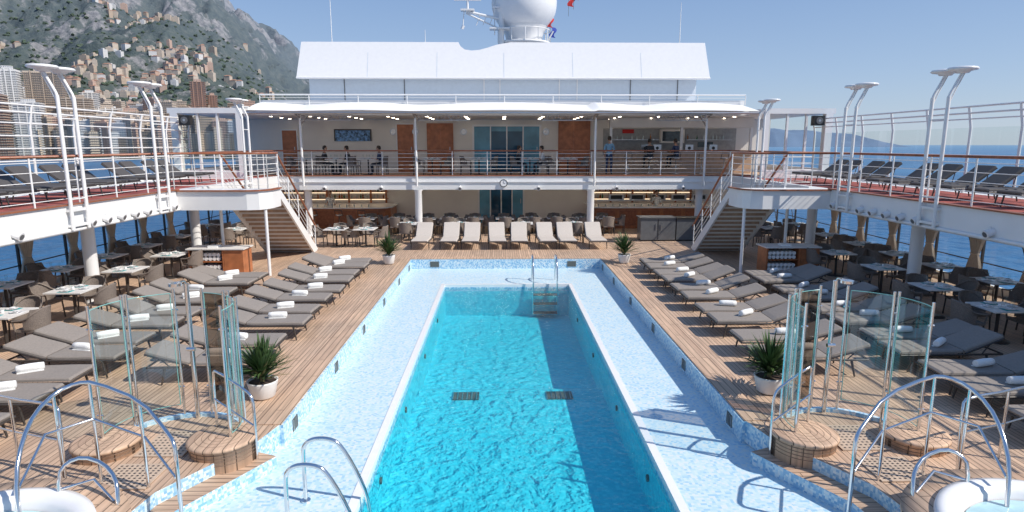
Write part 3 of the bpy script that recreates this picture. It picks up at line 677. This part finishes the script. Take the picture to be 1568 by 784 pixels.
# ------------------------------------------------------------------ furniture meshes
def lounger_mesh(name,sling,ang=24,frame='frame_dark'):
    b=MB(); a=math.radians(ang); L1=1.22;L2=.76
    z=.36; hx,hz=L1+L2*math.cos(a),z+L2*math.sin(a)
    seat=[(0.0,z-.015),(.03,z),(.3,z+.004),(.8,z-.004),(1.1,z),(L1-.02,z+.005)]
    back=[(L1+.0,z+.01),(L1+.1*math.cos(a),z+.1*math.sin(a)+.01),(L1+.45*math.cos(a),z+.45*math.sin(a)),(hx-.03,hz-.01),(hx,hz)]
    b.slab(seat,.335,.055,sling); b.slab(back,.335,.055,sling)
    for s in(-1,1):
        b.tube([(.0,s*.35,z-.05),(L1,s*.35,z-.05),(1.93,s*.35,z-.05)],.02,frame,n=6)
        b.tube([(L1,s*.345,z-.03),(hx,s*.345,hz-.04)],.018,frame,n=6)
        for x,dx in((.22,-.06),(1.62,.08)): b.tube([(x,s*.35,z-.05),(x+dx*.4,s*.352,.18),(x+dx,s*.355,0)],[.024,.02,.015],frame,n=6)
        b.tube([(1.55,s*.33,z-.05),(1.22+.5*math.cos(a),s*.33,z+.5*math.sin(a)-.05)],.012,frame,n=5)
    for x in(0,1.93): b.tube([(x,-.35,z-.05),(x,.35,z-.05)],.018,frame,n=6)
    return b.mesh(name)
LG=lounger_mesh('lounger',"sling_grey",17); LGb=lounger_mesh('lounger_b',"sling_grey",22); LF=lounger_mesh('lounger_front','sling_light',42); LD=lounger_mesh('lounger_dark','sling_dark',38)
tw=MB()
tw.tube([(-.19,0,.065),(-.185,0,.065),(-.1,0,.065),(0,0,.067),(.1,0,.065),(.185,0,.065),(.19,0,.065)],[.045,.06,.066,.067,.066,.06,.045],'towel',n=14)
tw.box(-.18,.18,.03,.075,.0,.014,'towel')
tw.tube([( .191,.035*math.cos(k*.6)*(1-k/22),.065+.035*math.sin(k*.6)*(1-k/22)) for k in range(20)],.005,'towel',n=4)
TW=tw.mesh('towel_roll')
def lounger(x,y,rz,me=None,towel=True):
    me=me or random.choice((LG,LGb,LG)); r=rz+random.uniform(-.045,.045)
    place(me,'sun_lounger',(x,y,0.015),r)
    if towel:
        d=random.uniform(.66,.98); place(TW,'rolled_towel',(x+math.cos(r)*d,y+math.sin(r)*d+random.uniform(-.06,.06),.015+.36+.03),r+random.uniform(-.2,.8))
for s in(1,-1):
    rz=0 if s>0 else pi
    for y in ((10.7,11.7,13.1,14.0,15.15,16.1,17.3,18.2,19.3,20.1) if s<0 else (10.8,11.8,13.1,13.95,15.2,16.1,17.2,18.0,19.0,19.9)):
        lounger(s*4.42+random.uniform(-.06,.06),y,rz)
    for y in (8.0,9.1,9.95,11.0,11.85,13.0,13.85,15.0,15.85,17.0,17.8): lounger(s*7.1+random.uniform(-.06,.06),y,rz)
for x in (-3.4,-2.25,-1.4,-.3,.55,1.7,2.5,3.7): lounger(x,24.2,pi/2,LF,False)
for s in(1,-1):
    for y in (9.2,10.1,11.4,12.3,13.5,14.4,15.6,16.5,17.7,18.6,20.4,21.3,22.6,23.5):
        place(LD,'sun_lounger',(s*11.0,y,UZ+.015),0 if s>0 else pi)
def table_mesh(w=.42):
    b=MB(); b.box(-w,w,-w,w,.72,.75,'table_white'); b.cyl((0,0,.02),(0,0,.72),.035,'frame_dark'); b.lathe([(.0,.03),(.26,.02),(.27,0)],(0,0,0),'frame_dark')
    for k in range(4):
        a=k*pi/2; x,y=.26*math.cos(a),.26*math.sin(a)
        b.box(x-.14,x+.14,y-.11,y+.11,.751,.755,'placemat_teal' if k%2 else 'plate_white'); b.lathe([(0,.004),(.07,.004),(.115,.02),(.11,.022),(.07,.008),(0,.008)],(x,y,.755),'plate_white',n=18)
        gx,gy=x*.8-.1*math.sin(a),y*.8+.1*math.cos(a); b.lathe([(.028,0),(.004,.005),(.004,.08),(.03,.11),(.033,.15),(.026,.19)],(gx,gy,.755),'clear_glass',n=10)
        b.box(x-.03,x+.03,y-.05,y+.05,.78,.80,'cloth_white')
    b.cyl((0,0,.755),(0,0,.81),.03,'plate_white',n=10)
    return b.mesh('dining_table')
def chair_mesh():
    b=MB()
    b.box(-.24,.24,-.24,.24,.40,.45,'wicker')
    vs=[];fs=[];n=12
    for j in range(4):
        z=.45+.14*j
        for i in range(n+1):
            a=pi*(-.02+1.04*i/n); k=1+.04*j; hh=z if (2<=i<=n-2) else min(z,.66)
            vs.append((.27*k*math.cos(a),.27*k*math.sin(a)*1.05-.02,hh))
    for j in range(3):
        for i in range(n): fs.append((j*(n+1)+i,j*(n+1)+i+1,(j+1)*(n+1)+i+1,(j+1)*(n+1)+i))
    b.add(vs,fs,'wicker',True)
    b.tube([(-.28,-.24,.64),(-.29,.0,.66),(-.24,.16,.78),(-.12,.27,.87),(.12,.27,.87),(.24,.16,.78),(.29,0,.66),(.28,-.24,.64)],.02,'wicker',n=6,smooth_it=1)
    for x in(-.23,.23):
        for y in(-.22,.22): b.tube([(x,y,.4),(x*1.08,y*1.08,0)],.018,'frame_dark',n=6)
    for x in(-.28,.28): b.tube([(x,-.24,.64),(x*.85,-.23,.42)],.018,'wicker',n=6)
    return b.mesh('chair')
TB=table_mesh(); CH=chair_mesh()
def dining(x,y,z=0,chairs=(0,1,2,3)):
    place(TB,'dining_table',(x,y,z),random.uniform(-.03,.03))
    for k in chairs:
        a=k*pi/2+random.uniform(-.08,.08); d=random.uniform(.60,.72)
        place(CH,'wicker_chair',(x+d*math.sin(a)*-1,y+d*math.cos(a),z),a)
for s in(1,-1):
    for y in (10.3,12.4,14.5,16.9,19.2): dining(s*(10.1 if y<15 else 10.3)+s*.2,y+random.uniform(-.1,.1),0,(1,3,0))
    for y in (11.0,13.0,15.0,17.0,19.0,21.0,23.2): dining(s*12.3,y,0,(0,2,1))
    dining(s*11,25.2); dining(s*12.6,26.4)
for x in(-6.9,-5.7): dining(x,25.2,0,(0,1,3))
for x in(-5.0,-3.6,-2.6,-1.4,0.0,1.3,2.4,3.6,4.7,-6.4): dining(x,28.9+random.uniform(-.1,.1),0,(0,1,2,3))
for x in(-4.2,-2,.8,3): dining(x,26.9,0,(0,2))
for x in (-9.3,-7.9,-6.4,-3.4,-1.2,1.2,3): dining(x,29.6,UZ+.014,(1,3))
st=MB(); st.lathe([(.2,0),(.2,.02),(.03,.05),(.025,.7),(.17,.72),(.18,.78),(0,.79)],(0,0,0),'steel_brushed',n=16); st.tube([(-.17,-.1,.78),(-.17,-.17,1.0),(.17,-.17,1.0),(.17,-.1,.78)],.02,'frame_dark',n=6); st.tube([(.16*math.cos(a*pi/6),.16*math.sin(a*pi/6),.3) for a in range(12)],.012,'steel_brushed',closed=True,n=5); STM=st.mesh('stool')
for x in (6.0,7.05,8.35,9.6,10.7): place(STM,'bar_stool',(x,30.35,UZ+.014),0)
for x in (-10.4,-9.2,-8.0,-6.9): place(STM,'bar_stool',(x,30.05,.004),0)
for s in(1,-1):
    b=MB(); b.box(-.85,.85,-.35,.35,.05,.1,'cherry_wood'); b.box(-.85,.85,.3,.35,.1,.86,'cherry_wood'); b.box(-.85,-.8,-.35,.3,.1,.86,'cherry_wood'); b.box(.8,.85,-.35,.3,.1,.86,'cherry_wood'); b.box(.2,.25,-.35,.3,.1,.86,'cherry_wood'); b.box(.26,.8,-.35,-.31,.12,.84,'cherry_wood')
    b.box(-.8,.2,-.34,.3,.46,.49,'cherry_wood'); b.box(-.9,.9,-.4,.4,.862,.9,'table_white'); b.box(-.8,.8,-.3,.3,0,.05,'black_plastic')
    for zz in (.1,.49):
        for r in range(2):
            for k in range(7): b.cyl((-.72+k*.13,-.3,zz+.07+r*.13),(-.72+k*.13,.2,zz+.07+r*.13),.06,'towel',n=10)
    b.box(-.3,0,-.2,.1,.901,.96,'towel')
    b.obj('towel_cabinet',(s*9.15,19.9-.2,0))
def plant(x,y,h,n,pr,name='potted_yucca'):
    b=MB(); b.lathe([(0,0),(pr*.7,0),(pr*.78,.02),(pr*1.0,.28*h),(pr*1.03,.31*h),(pr*.95,.31*h),(pr*.92,.27*h),(0,.27*h)],(0,0,0),'pot_white'); b.lathe([(pr*.9,.275*h),(0,.29*h)],(0,0,0),'soil')
    for i in range(n):
        a=random.uniform(0,2*pi); el=math.radians(random.choice([random.uniform(15,50),random.uniform(45,85)])); ln=h*random.uniform(.5,.75); w=.022*h/.9*random.uniform(.8,1.3)
        z0=.3*h+random.random()*.22*h; d=Vector((math.cos(a)*math.cos(el),math.sin(a)*math.cos(el),math.sin(el))); sd=Vector((-math.sin(a),math.cos(a),0))
        p0=Vector((0,0,z0))+d*.02; droop=random.uniform(.02,.16)*h*math.cos(el)
        vs=[]
        for k,(t,ww) in enumerate(((0,.7),(.3,1),(.65,.8),(1,.05))):
            c=p0+d*ln*t-Vector((0,0,droop*t*t)); vs+=[c-sd*w*ww+Vector((0,0,w*.3*ww)),c,c+sd*w*ww+Vector((0,0,w*.3*ww))]
        fs=[(k*3+j,k*3+j+1,k*3+j+4,k*3+j+3) for k in range(3) for j in range(2)]
        b.add(vs,fs,'leaf' if random.random()>.06 or el>1 else 'leaf_dry')
    b.cyl((0,0,.27*h),(0,0,.52*h),.04,'leaf_dry'); b.obj(name,(x,y,.015))
plant(-4.12,9.75,.92,230,.24); plant(4.3,9.8,.92,230,.24); plant(-4.1,21.4,1.0,150,.22); plant(4.15,21.4,1.0,150,.22)
# ------------------------------------------------------------------ showers, spa, rails
for s in(1,-1):
    cx,cy=s*4.75,8.15; R=.88
    def pt(a,r=R): return (cx+s*r*-math.cos(math.radians(a)),cy+r*math.sin(math.radians(a)))
    g=empty('glass_shower_screen',(0,0,0)); 
    b=MB(); gl=MB()
    for a0,a1,n in((-12,82,3),(108,192,2)):
        for i in range(n+1):
            x,y=pt(a0+(a1-a0)*i/n)
            for dd in ((0,) if i in(0,n) else (-.035,.035)): b.cyl((x+dd,y,.0),(x+dd,y,2.02),.02,'chrome',n=10)
            for z in(.5,1.7): b.cyl((x-.04,y,z),(x+.04,y,z),.014,'chrome',n=8)
        for i in range(n):
            m=6; A=a0+(a1-a0)*(i+.07)/n; B=a0+(a1-a0)*(i+.93)/n; vs=[]
            for k in range(m+1):
                x,y=pt(A+(B-A)*k/m); vs+=[(x,y,.22),(x,y,1.95)]
            gl.add(vs,[(2*k,2*k+2,2*k+3,2*k+1) for k in range(m)],'smoke_glass' if (i==2 and a0<0) else 'green_glass',True)
            gl.tube([vs[2*k+1] for k in range(m+1)],.007,'glass_edge',n=4); gl.tube([vs[2*k] for k in range(m+1)],.006,'glass_edge',n=4); gl.tube([vs[0],vs[1]],.007,'glass_edge',n=4); gl.tube([vs[-2],vs[-1]],.007,'glass_edge',n=4)
    x,y=pt(95,.84); b.cyl((x,y,0),(x,y,2.1),.035,'chrome'); b.tube([(x,y,2.05),(x,y-.05,2.15),(x,y-.3,2.17)],.015,'chrome'); b.cyl((x,y-.3,2.17),(x,y-.3,2.13),.09,'chrome',n=16); b.cyl((x-.06,y-.03,1.1),(x+.06,y-.03,1.1),.03,'chrome')
    b.obj('posts',parent=g); gl.obj('glass_panels',parent=g)
    for (px,py,pr) in ((s*4.02,8.0,.42),(s*5.55,7.95,.40)):
        b=MB(); b.lathe([(pr,-.34),(pr,.13),(pr+.03,.13),(pr+.03,.17),(pr-.01,.18),(0,.18)],(px,py,0),'teak_border',n=36)
        for k in range(4): b.lathe([(pr+.002,-.06+k*.05),(pr+.005,-.057+k*.05),(pr+.005,-.054+k*.05),(pr+.002,-.05+k*.05)],(px,py,0),'teak_groove',n=36)
        for k in range(1,5): b.lathe([(pr*k/5,.182),(pr*k/5+.006,.182)],(px,py,0),'teak_groove',n=36)
        b.obj('round_teak_platform')
    b=MB()
    for (x0,x1,y0,y1,z) in ((4.45,5.1,7.75,8.5,.02),(4.5,5.15,6.95,7.55,.02)):
        b.box(*sorted((s*x0,s*x1)),y0,y1,z-.015,z,'grate_tan')
        n=9
        for i in range(n):
            for j in range(n):
                x=x0+.06+(x1-x0-.12)*i/(n-1); y=y0+.06+(y1-y0-.12)*j/(n-1); b.box(*sorted((s*(x-.014),s*(x+.014))),y-.014,y+.014,z,z+.002,'frame_dark')
    b.obj('floor_grating')
    b=MB(); n=30; vs=[]
    for r_,z_ in ((R-.03,-.02),(R-.03,.06),(R+.04,.06),(R+.04,-.02)):
        for k in range(n+1): x,y=pt(5+170*k/n,r_); vs.append((x,y,z_))
    b.add(vs,[(q*(n+1)+k,q*(n+1)+k+1,(q+1)*(n+1)+k+1,(q+1)*(n+1)+k) for q in range(3) for k in range(n)],'mosaic_blue'); b.obj('shower_kerb')
    hx,hy=s*5.25,5.2
    b=MB(); b.lathe([(1.38,-.3),(1.38,.3),(1.42,.3),(1.42,.36),(1.12,.37)],(hx,hy,0),'teak_border',n=64); b.lathe([(1.13,.37),(1.12,.42),(1.05,.44),(.95,.42),(.9,.36),(.86,.2),(.8,-.1)],(hx,hy,0),'white_gloss',n=64); b.lathe([(.87,.3),(0,.3)],(hx,hy,0),'spa_water',n=48)
    b.lathe([(1.5,-.3),(1.5,-.02),(1.5,.02),(1.42,.02)],(hx,hy,0),'mosaic_blue',n=64); b.obj('hot_tub')
    def W(p): return Vector((s*(-p[0]+.2),p[1],p[2]))
    b=MB()
    r1=[(-5.0,5.95,.3),(-5.06,6.05,.7),(-5.14,6.3,.98),(-5.2,6.6,1.16),(-5.16,6.9,1.28),(-5.02,7.05,1.33),(-4.85,7.1,1.32),(-4.25,7.0,1.12),(-3.8,6.68,.86),(-3.72,6.62,.8),(-3.68,6.58,.7),(-3.67,6.55,-.18)]
    b.tube([W(p) for p in r1],.024,'chrome',n=10,smooth_it=1)
    r2=[(-4.9,7.08,.86),(-4.26,7.0,.66),(-3.72,6.6,.36)]
    b.tube([W(p) for p in r2],.016,'chrome',n=8)
    b.tube([W(p) for p in ((-5.08,6.1,.55),(-5.2,6.7,.85),(-4.9,7.08,.86))],.016,'chrome',n=8)
    for p,zb in (((-5.16,6.85,1.26),.0),((-4.9,7.09,1.32),.0),((-4.28,7.0,1.13),.0)): b.cyl(W(p),W((p[0],p[1],zb)),.02,'chrome',n=8)
    b.obj('spa_handrail')
    b=MB(); r3=[(-4.75,6.2,.2),(-4.75,6.22,.62),(-4.7,6.3,.72),(-4.55,6.35,.76),(-4.3,6.3,.7),(-4.12,6.18,.6),(-4.06,6.1,.48),(-4.05,6.0,.0)]
    b.tube([W(p) for p in r3],.022,'chrome',n=10,smooth_it=1); b.tube([W((-4.75,6.22,.45)),W((-4.45,6.33,.5)),W((-4.07,6.1,.32))],.015,'chrome',n=8); b.obj('spa_entry_rail')
    b=MB(); r4=[(-7.4,8.0,.0),(-7.4,8.0,.88),(-7.32,7.97,.95),(-6.2,7.5,.95),(-5.5,7.3,.95),(-5.42,7.26,.88),(-5.42,7.2,0)]
    b.tube([W(p) for p in r4],.02,'chrome',n=8,smooth_it=1); b.tube([W((-7.4,8.0,.5)),W((-6.2,7.5,.5)),W((-5.45,7.25,.5))],.014,'chrome',n=8); b.cyl(W((-6.2,7.5,0)),W((-6.2,7.5,.94)),.018,'chrome',n=8); b.cyl(W((-6.8,7.75,0)),W((-6.8,7.75,.94)),.018,'chrome',n=8); b.obj('deck_handrail')
    b=MB(); r5=[(-4.02,8.3,.18),(-4.02,8.3,.98),(-3.96,8.27,1.02),(-3.5,8.12,.78),(-3.42,8.08,.72),(-3.38,8.05,.6),(-3.37,8.0,-.34)]
    b.tube([W(p) for p in r5],.02,'chrome',n=8,smooth_it=1); b.tube([W((-4.02,8.28,.6)),W((-3.38,8.03,.3))],.014,'chrome',n=8); b.obj('step_handrail')
b=MB()
for y in (7.25,6.6):
    b.tube([(-2.68,y,-.35),(-2.68,y,.3),(-2.66,y,.42),(-2.55,y,.5),(-2.35,y,.5),(-2.2,y,.42),(-1.93,y,-.15),(-1.86,y,-.6),(-1.86,y,-1.1)],.026,'chrome',n=10,smooth_it=2)
    b.cyl((-2.68,y,-.35),(-2.68,y,-.33),.06,'chrome',n=16)
for z in(-.65,-.95): b.box(-1.92,-1.78,6.6,7.25,z-.02,z,'chrome')
b.obj('pool_ladder')
b=MB()
for x in (.85,1.62):
    b.tube([(x,20.3,-.35),(x,20.3,.35),(x,20.25,.5),(x,20.0,.56),(x,19.7,.45),(x,19.48,.1),(x,19.42,-.4),(x,19.42,-1.3)],.026,'chrome',n=10,smooth_it=2)
for z in(-.62,-.92,-1.22): b.box(.85,1.62,19.25,19.5,z-.02,z,'grate_dark')
b.obj('pool_ladder')
# ------------------------------------------------------------------ people
def person(x,y,z,rz,pose,shirt,pants,hair='hair_dark',f=1.0):
    J={}
    if pose=='stand':
        J=dict(pel=(0,0,.95),wai=(0,0,1.1),che=(0,.01,1.3),nb=(0,0,1.46),nk=(0,.015,1.55),
        sR=(.17,0,1.42),eR=(.24,-.03,1.14),wR=(.2,.16,1.0),sL=(-.17,0,1.42),eL=(-.23,-.04,1.13),wL=(-.22,.08,.90),
        hR=(.09,0,.9),kR=(.11,.03,.5),aR=(.11,-.01,.09),tR=(.13,.14,.04),hL=(-.09,0,.9),kL=(-.1,.03,.5),aL=(-.12,-.02,.09),tL=(-.14,.13,.04))
    else:
        dz={'sit':.0,'stool':.30}[pose]
        J=dict(pel=(0,0,.55+dz),wai=(0,.01,.7+dz),che=(0,.05,.9+dz),nb=(0,.07,1.05+dz),nk=(0,.09,1.14+dz),
        sR=(.17,.06,1.01+dz),eR=(.24,.12,.76+dz),wR=(.12,.36,.78+dz),sL=(-.17,.06,1.01+dz),eL=(-.24,.12,.76+dz),wL=(-.1,.36,.78+dz),
        hR=(.09,.02,.53+dz),kR=(.13,.44,.54+dz),aR=(.13,.42,.12+dz*.9),tR=(.14,.55,.06+dz*.9),hL=(-.09,.02,.53+dz),kL=(-.13,.44,.54+dz),aL=(-.13,.40,.12+dz*.9),tL=(-.14,.53,.06+dz*.9))
    rad=dict(pel=.14,wai=.125,che=.15,nb=.085,nk=.055,sR=.072,eR=.045,wR=.03,hR=.095,kR=.062,aR=.042,tR=.035)
    for k in list(rad):
        if k.endswith('R'): rad[k[:-1]+'L']=rad[k]
    E=[('pel','wai'),('wai','che'),('che','nb'),('nb','nk'),('che','sR'),('sR','eR'),('eR','wR'),('che','sL'),('sL','eL'),('eL','wL'),('pel','hR'),('hR','kR'),('kR','aR'),('aR','tR'),('pel','hL'),('hL','kL'),('kL','aL'),('aL','tL')]
    lab={('nb','nk'):'skin',('eR','wR'):'skin',('eL','wL'):'skin',('aR','tR'):'black_plastic',('aL','tL'):'black_plastic'}
    for e_ in E:
        if e_ not in lab: lab[e_]=pants if e_[1][0] in 'hka' and e_[0][0] in 'phk' else shirt
    names=list(J); me=bpy.data.meshes.new('sk'); me.from_pydata([J[k] for k in names],[(names.index(a),names.index(c)) for a,c in E],[])
    o=bpy.data.objects.new('sk',me); sc.collection.objects.link(o)
    o.modifiers.new('s','SKIN'); sub=o.modifiers.new('u','SUBSURF'); sub.levels=1; sub.render_levels=1
    lay=me.skin_vertices[0].data
    for i,k in enumerate(names): lay[i].radius=(rad[k],rad[k]*(.8 if k in('che','wai','pel') else 1)); lay[i].use_root=(k=='pel')
    dg=bpy.context.evaluated_depsgraph_get(); dg.update(); m2=bpy.data.meshes.new_from_object(o.evaluated_get(dg))
    bpy.data.objects.remove(o)
    b=MB(); vs=[v.co.copy() for v in m2.vertices]
    for p in m2.polygons:
        c=sum((vs[i] for i in p.vertices),Vector())/len(p.vertices); best=None
        for a,d in E:
            A=Vector(J[a]);D=Vector(J[d]); t=max(0,min(1,(c-A).dot(D-A)/(D-A).length_squared)); q=(c-A-(D-A)*t).length
            if best is None or q<best[0]: best=(q,lab[(a,d)])
        b.add([vs[i] for i in p.vertices],[tuple(range(len(p.vertices)))],best[1],True)
    h=Vector(J['nk'])+Vector((0,.015,.13))
    b.lathe([(.02,-.125),(.05,-.115),(.068,-.08),(.078,-.03),(.082,.02),(.075,.07),(.05,.11),(0,.122)],h,'skin',n=16,sy=1.15)
    vs=[];pr=[(.088,-.06),(.093,0),(.088,.06),(.062,.115),(0,.135)]
    n=14
    for r,zz in pr:
        for j in range(n):
            a=2*pi*j/n; fr=max(0,math.sin(a)); z_=zz if zz>.05 else zz+fr*(.075-zz)
            vs.append(h+Vector((r*math.cos(a),r*1.13*math.sin(a)-.012,z_)))
    b.add(vs,[(i*n+j,i*n+(j+1)%n,(i+1)*n+(j+1)%n,(i+1)*n+j) for i in range(4) for j in range(n)],hair,True)
    b.add([h+Vector(q) for q in((-.014,.09,-.03),(.014,.09,-.03),(0,.09,.02),(0,.118,-.024))],[(0,1,3),(1,2,3),(2,0,3)],'skin')
    for sx in(-1,1):
        b.cyl(h+Vector((sx*.03,.088,.012)),h+Vector((sx*.03,.094,.012)),.01,'hair_dark',n=8); b.cyl(h+Vector((sx*.08,0,-.01)),h+Vector((sx*.092,-.004,-.005)),.022,'skin',r1=.018,n=8)
    b.box(-.02,.02,.083,.089,-.065,-.058,'flag_red',Matrix.Translation(h))
    for sd in 'RL':
        w=Vector(J['w'+sd]); el=Vector(J['e'+sd]); d=(w-el).normalized(); sdv=d.cross(Vector((0,0,1))).normalized(); 
        b.tube([w-d*.01,w+d*.04,w+d*.085],[.028,.036,.034],'skin',n=8)
        for k,ln in enumerate((.065,.078,.082,.07)):
            o_=sdv*((k-1.5)*.019); q=w+d*.08+o_; b.tube([q,q+d*ln*.5-Vector((0,0,.008)),q+d*ln*.85-Vector((0,0,.03))],[.009,.0085,.007],'skin',n=6)
        tq=w+d*.03+sdv*.03*(-1 if sd=='R' else 1); b.tube([tq,tq+sdv*.03*(-1 if sd=='R' else 1)+d*.03,tq+sdv*.035*(-1 if sd=='R' else 1)+d*.06],[.011,.010,.008],'skin',n=6)
    ob=b.obj('person',(x,y,z),rz); ob.scale=(f,f,f); return ob
try:
    person(4.95,29.6,UZ+.01,-.3,'stand','cloth_blue','cloth_navy')
    person(7.05,30.3,UZ+.01,.1,'stool','cloth_dark','cloth_dark'); person(8.35,30.3,UZ+.01,.7,'stool','cloth_navy','cloth_dark')
    for (x,y,r,sh) in ((-8.5,29.6,-1.57,'cloth_dark'),(-7.3,29.6,1.57,'cloth_dark'),(-5.8,29.6,1.57,'cloth_navy'),(1.85,29.6,1.57,'cloth_white'),(.6,29.6,-1.57,'cloth_dark')):
        person(x,y,UZ+.01-.03,r,'sit',sh,'cloth_dark')
    person(-8.9,31.9,0.01,pi,'stand','cloth_white','cloth_dark'); person(7.9,32.0,0.01,pi,'stand','cloth_white','cloth_dark')
except Exception as ex: print('PERSON FAIL',ex)
# ------------------------------------------------------------------ light, sky, camera
sv=Vector((1.05,-.42,1.08)).normalized()
el=math.asin(sv.z); az=math.atan2(sv.x,sv.y)
w=bpy.data.worlds.new("World"); sc.world=w; w.use_nodes=True; nt=w.node_tree; nt.nodes.clear()
sky=nt.nodes.new('ShaderNodeTexSky'); sky.sky_type='NISHITA'; sky.sun_disc=False; sky.sun_elevation=el; sky.sun_rotation=az; sky.air_density=1.0; sky.dust_density=.4; sky.ozone_density=2.0; sky.altitude=0
tc=nt.nodes.new('ShaderNodeTexCoord'); sx=nt.nodes.new('ShaderNodeSeparateXYZ'); nt.links.new(tc.outputs['Generated'],sx.inputs[0])
S=.12
gr=ramp(nt,[(0.0,(.46,.58,.76)),(.10,(.36,.50,.75)),(.30,(.19,.34,.65)),(1.0,(.12,.25,.55))])
nt.links.new(sx.outputs[2],gr.inputs[0])
ml=nt.nodes.new('ShaderNodeVectorMath'); ml.operation='SCALE'; ml.inputs['Scale'].default_value=1/S; nt.links.new(gr.outputs[0],ml.inputs[0])
mx=nt.nodes.new('ShaderNodeMix'); mx.data_type='RGBA'; mx.inputs[0].default_value=.72
nt.links.new(sky.outputs[0],mx.inputs[6]); nt.links.new(ml.outputs[0],mx.inputs[7])
bg=nt.nodes.new('ShaderNodeBackground'); bg.inputs[1].default_value=S; ow=nt.nodes.new('ShaderNodeOutputWorld')
nt.links.new(mx.outputs[2],bg.inputs[0]); nt.links.new(bg.outputs[0],ow.inputs[0])
sd=bpy.data.lights.new('sun','SUN'); sd.energy=5.0; sd.angle=math.radians(.5); sd.color=(1,.93,.84)
so=bpy.data.objects.new('sun',sd); sc.collection.objects.link(so); so.rotation_euler=(-sv).to_track_quat('-Z','Y').to_euler(); so.location=(30,-20,40)
cd=bpy.data.cameras.new('camera'); cd.sensor_width=36; cd.lens=21.8; cd.clip_end=120000; cd.clip_start=.05
co=bpy.data.objects.new('camera',cd); sc.collection.objects.link(co); co.location=(-.2,0,4.1); co.rotation_euler=(math.radians(90-10.15),0,math.radians(-1.08)); sc.camera=co
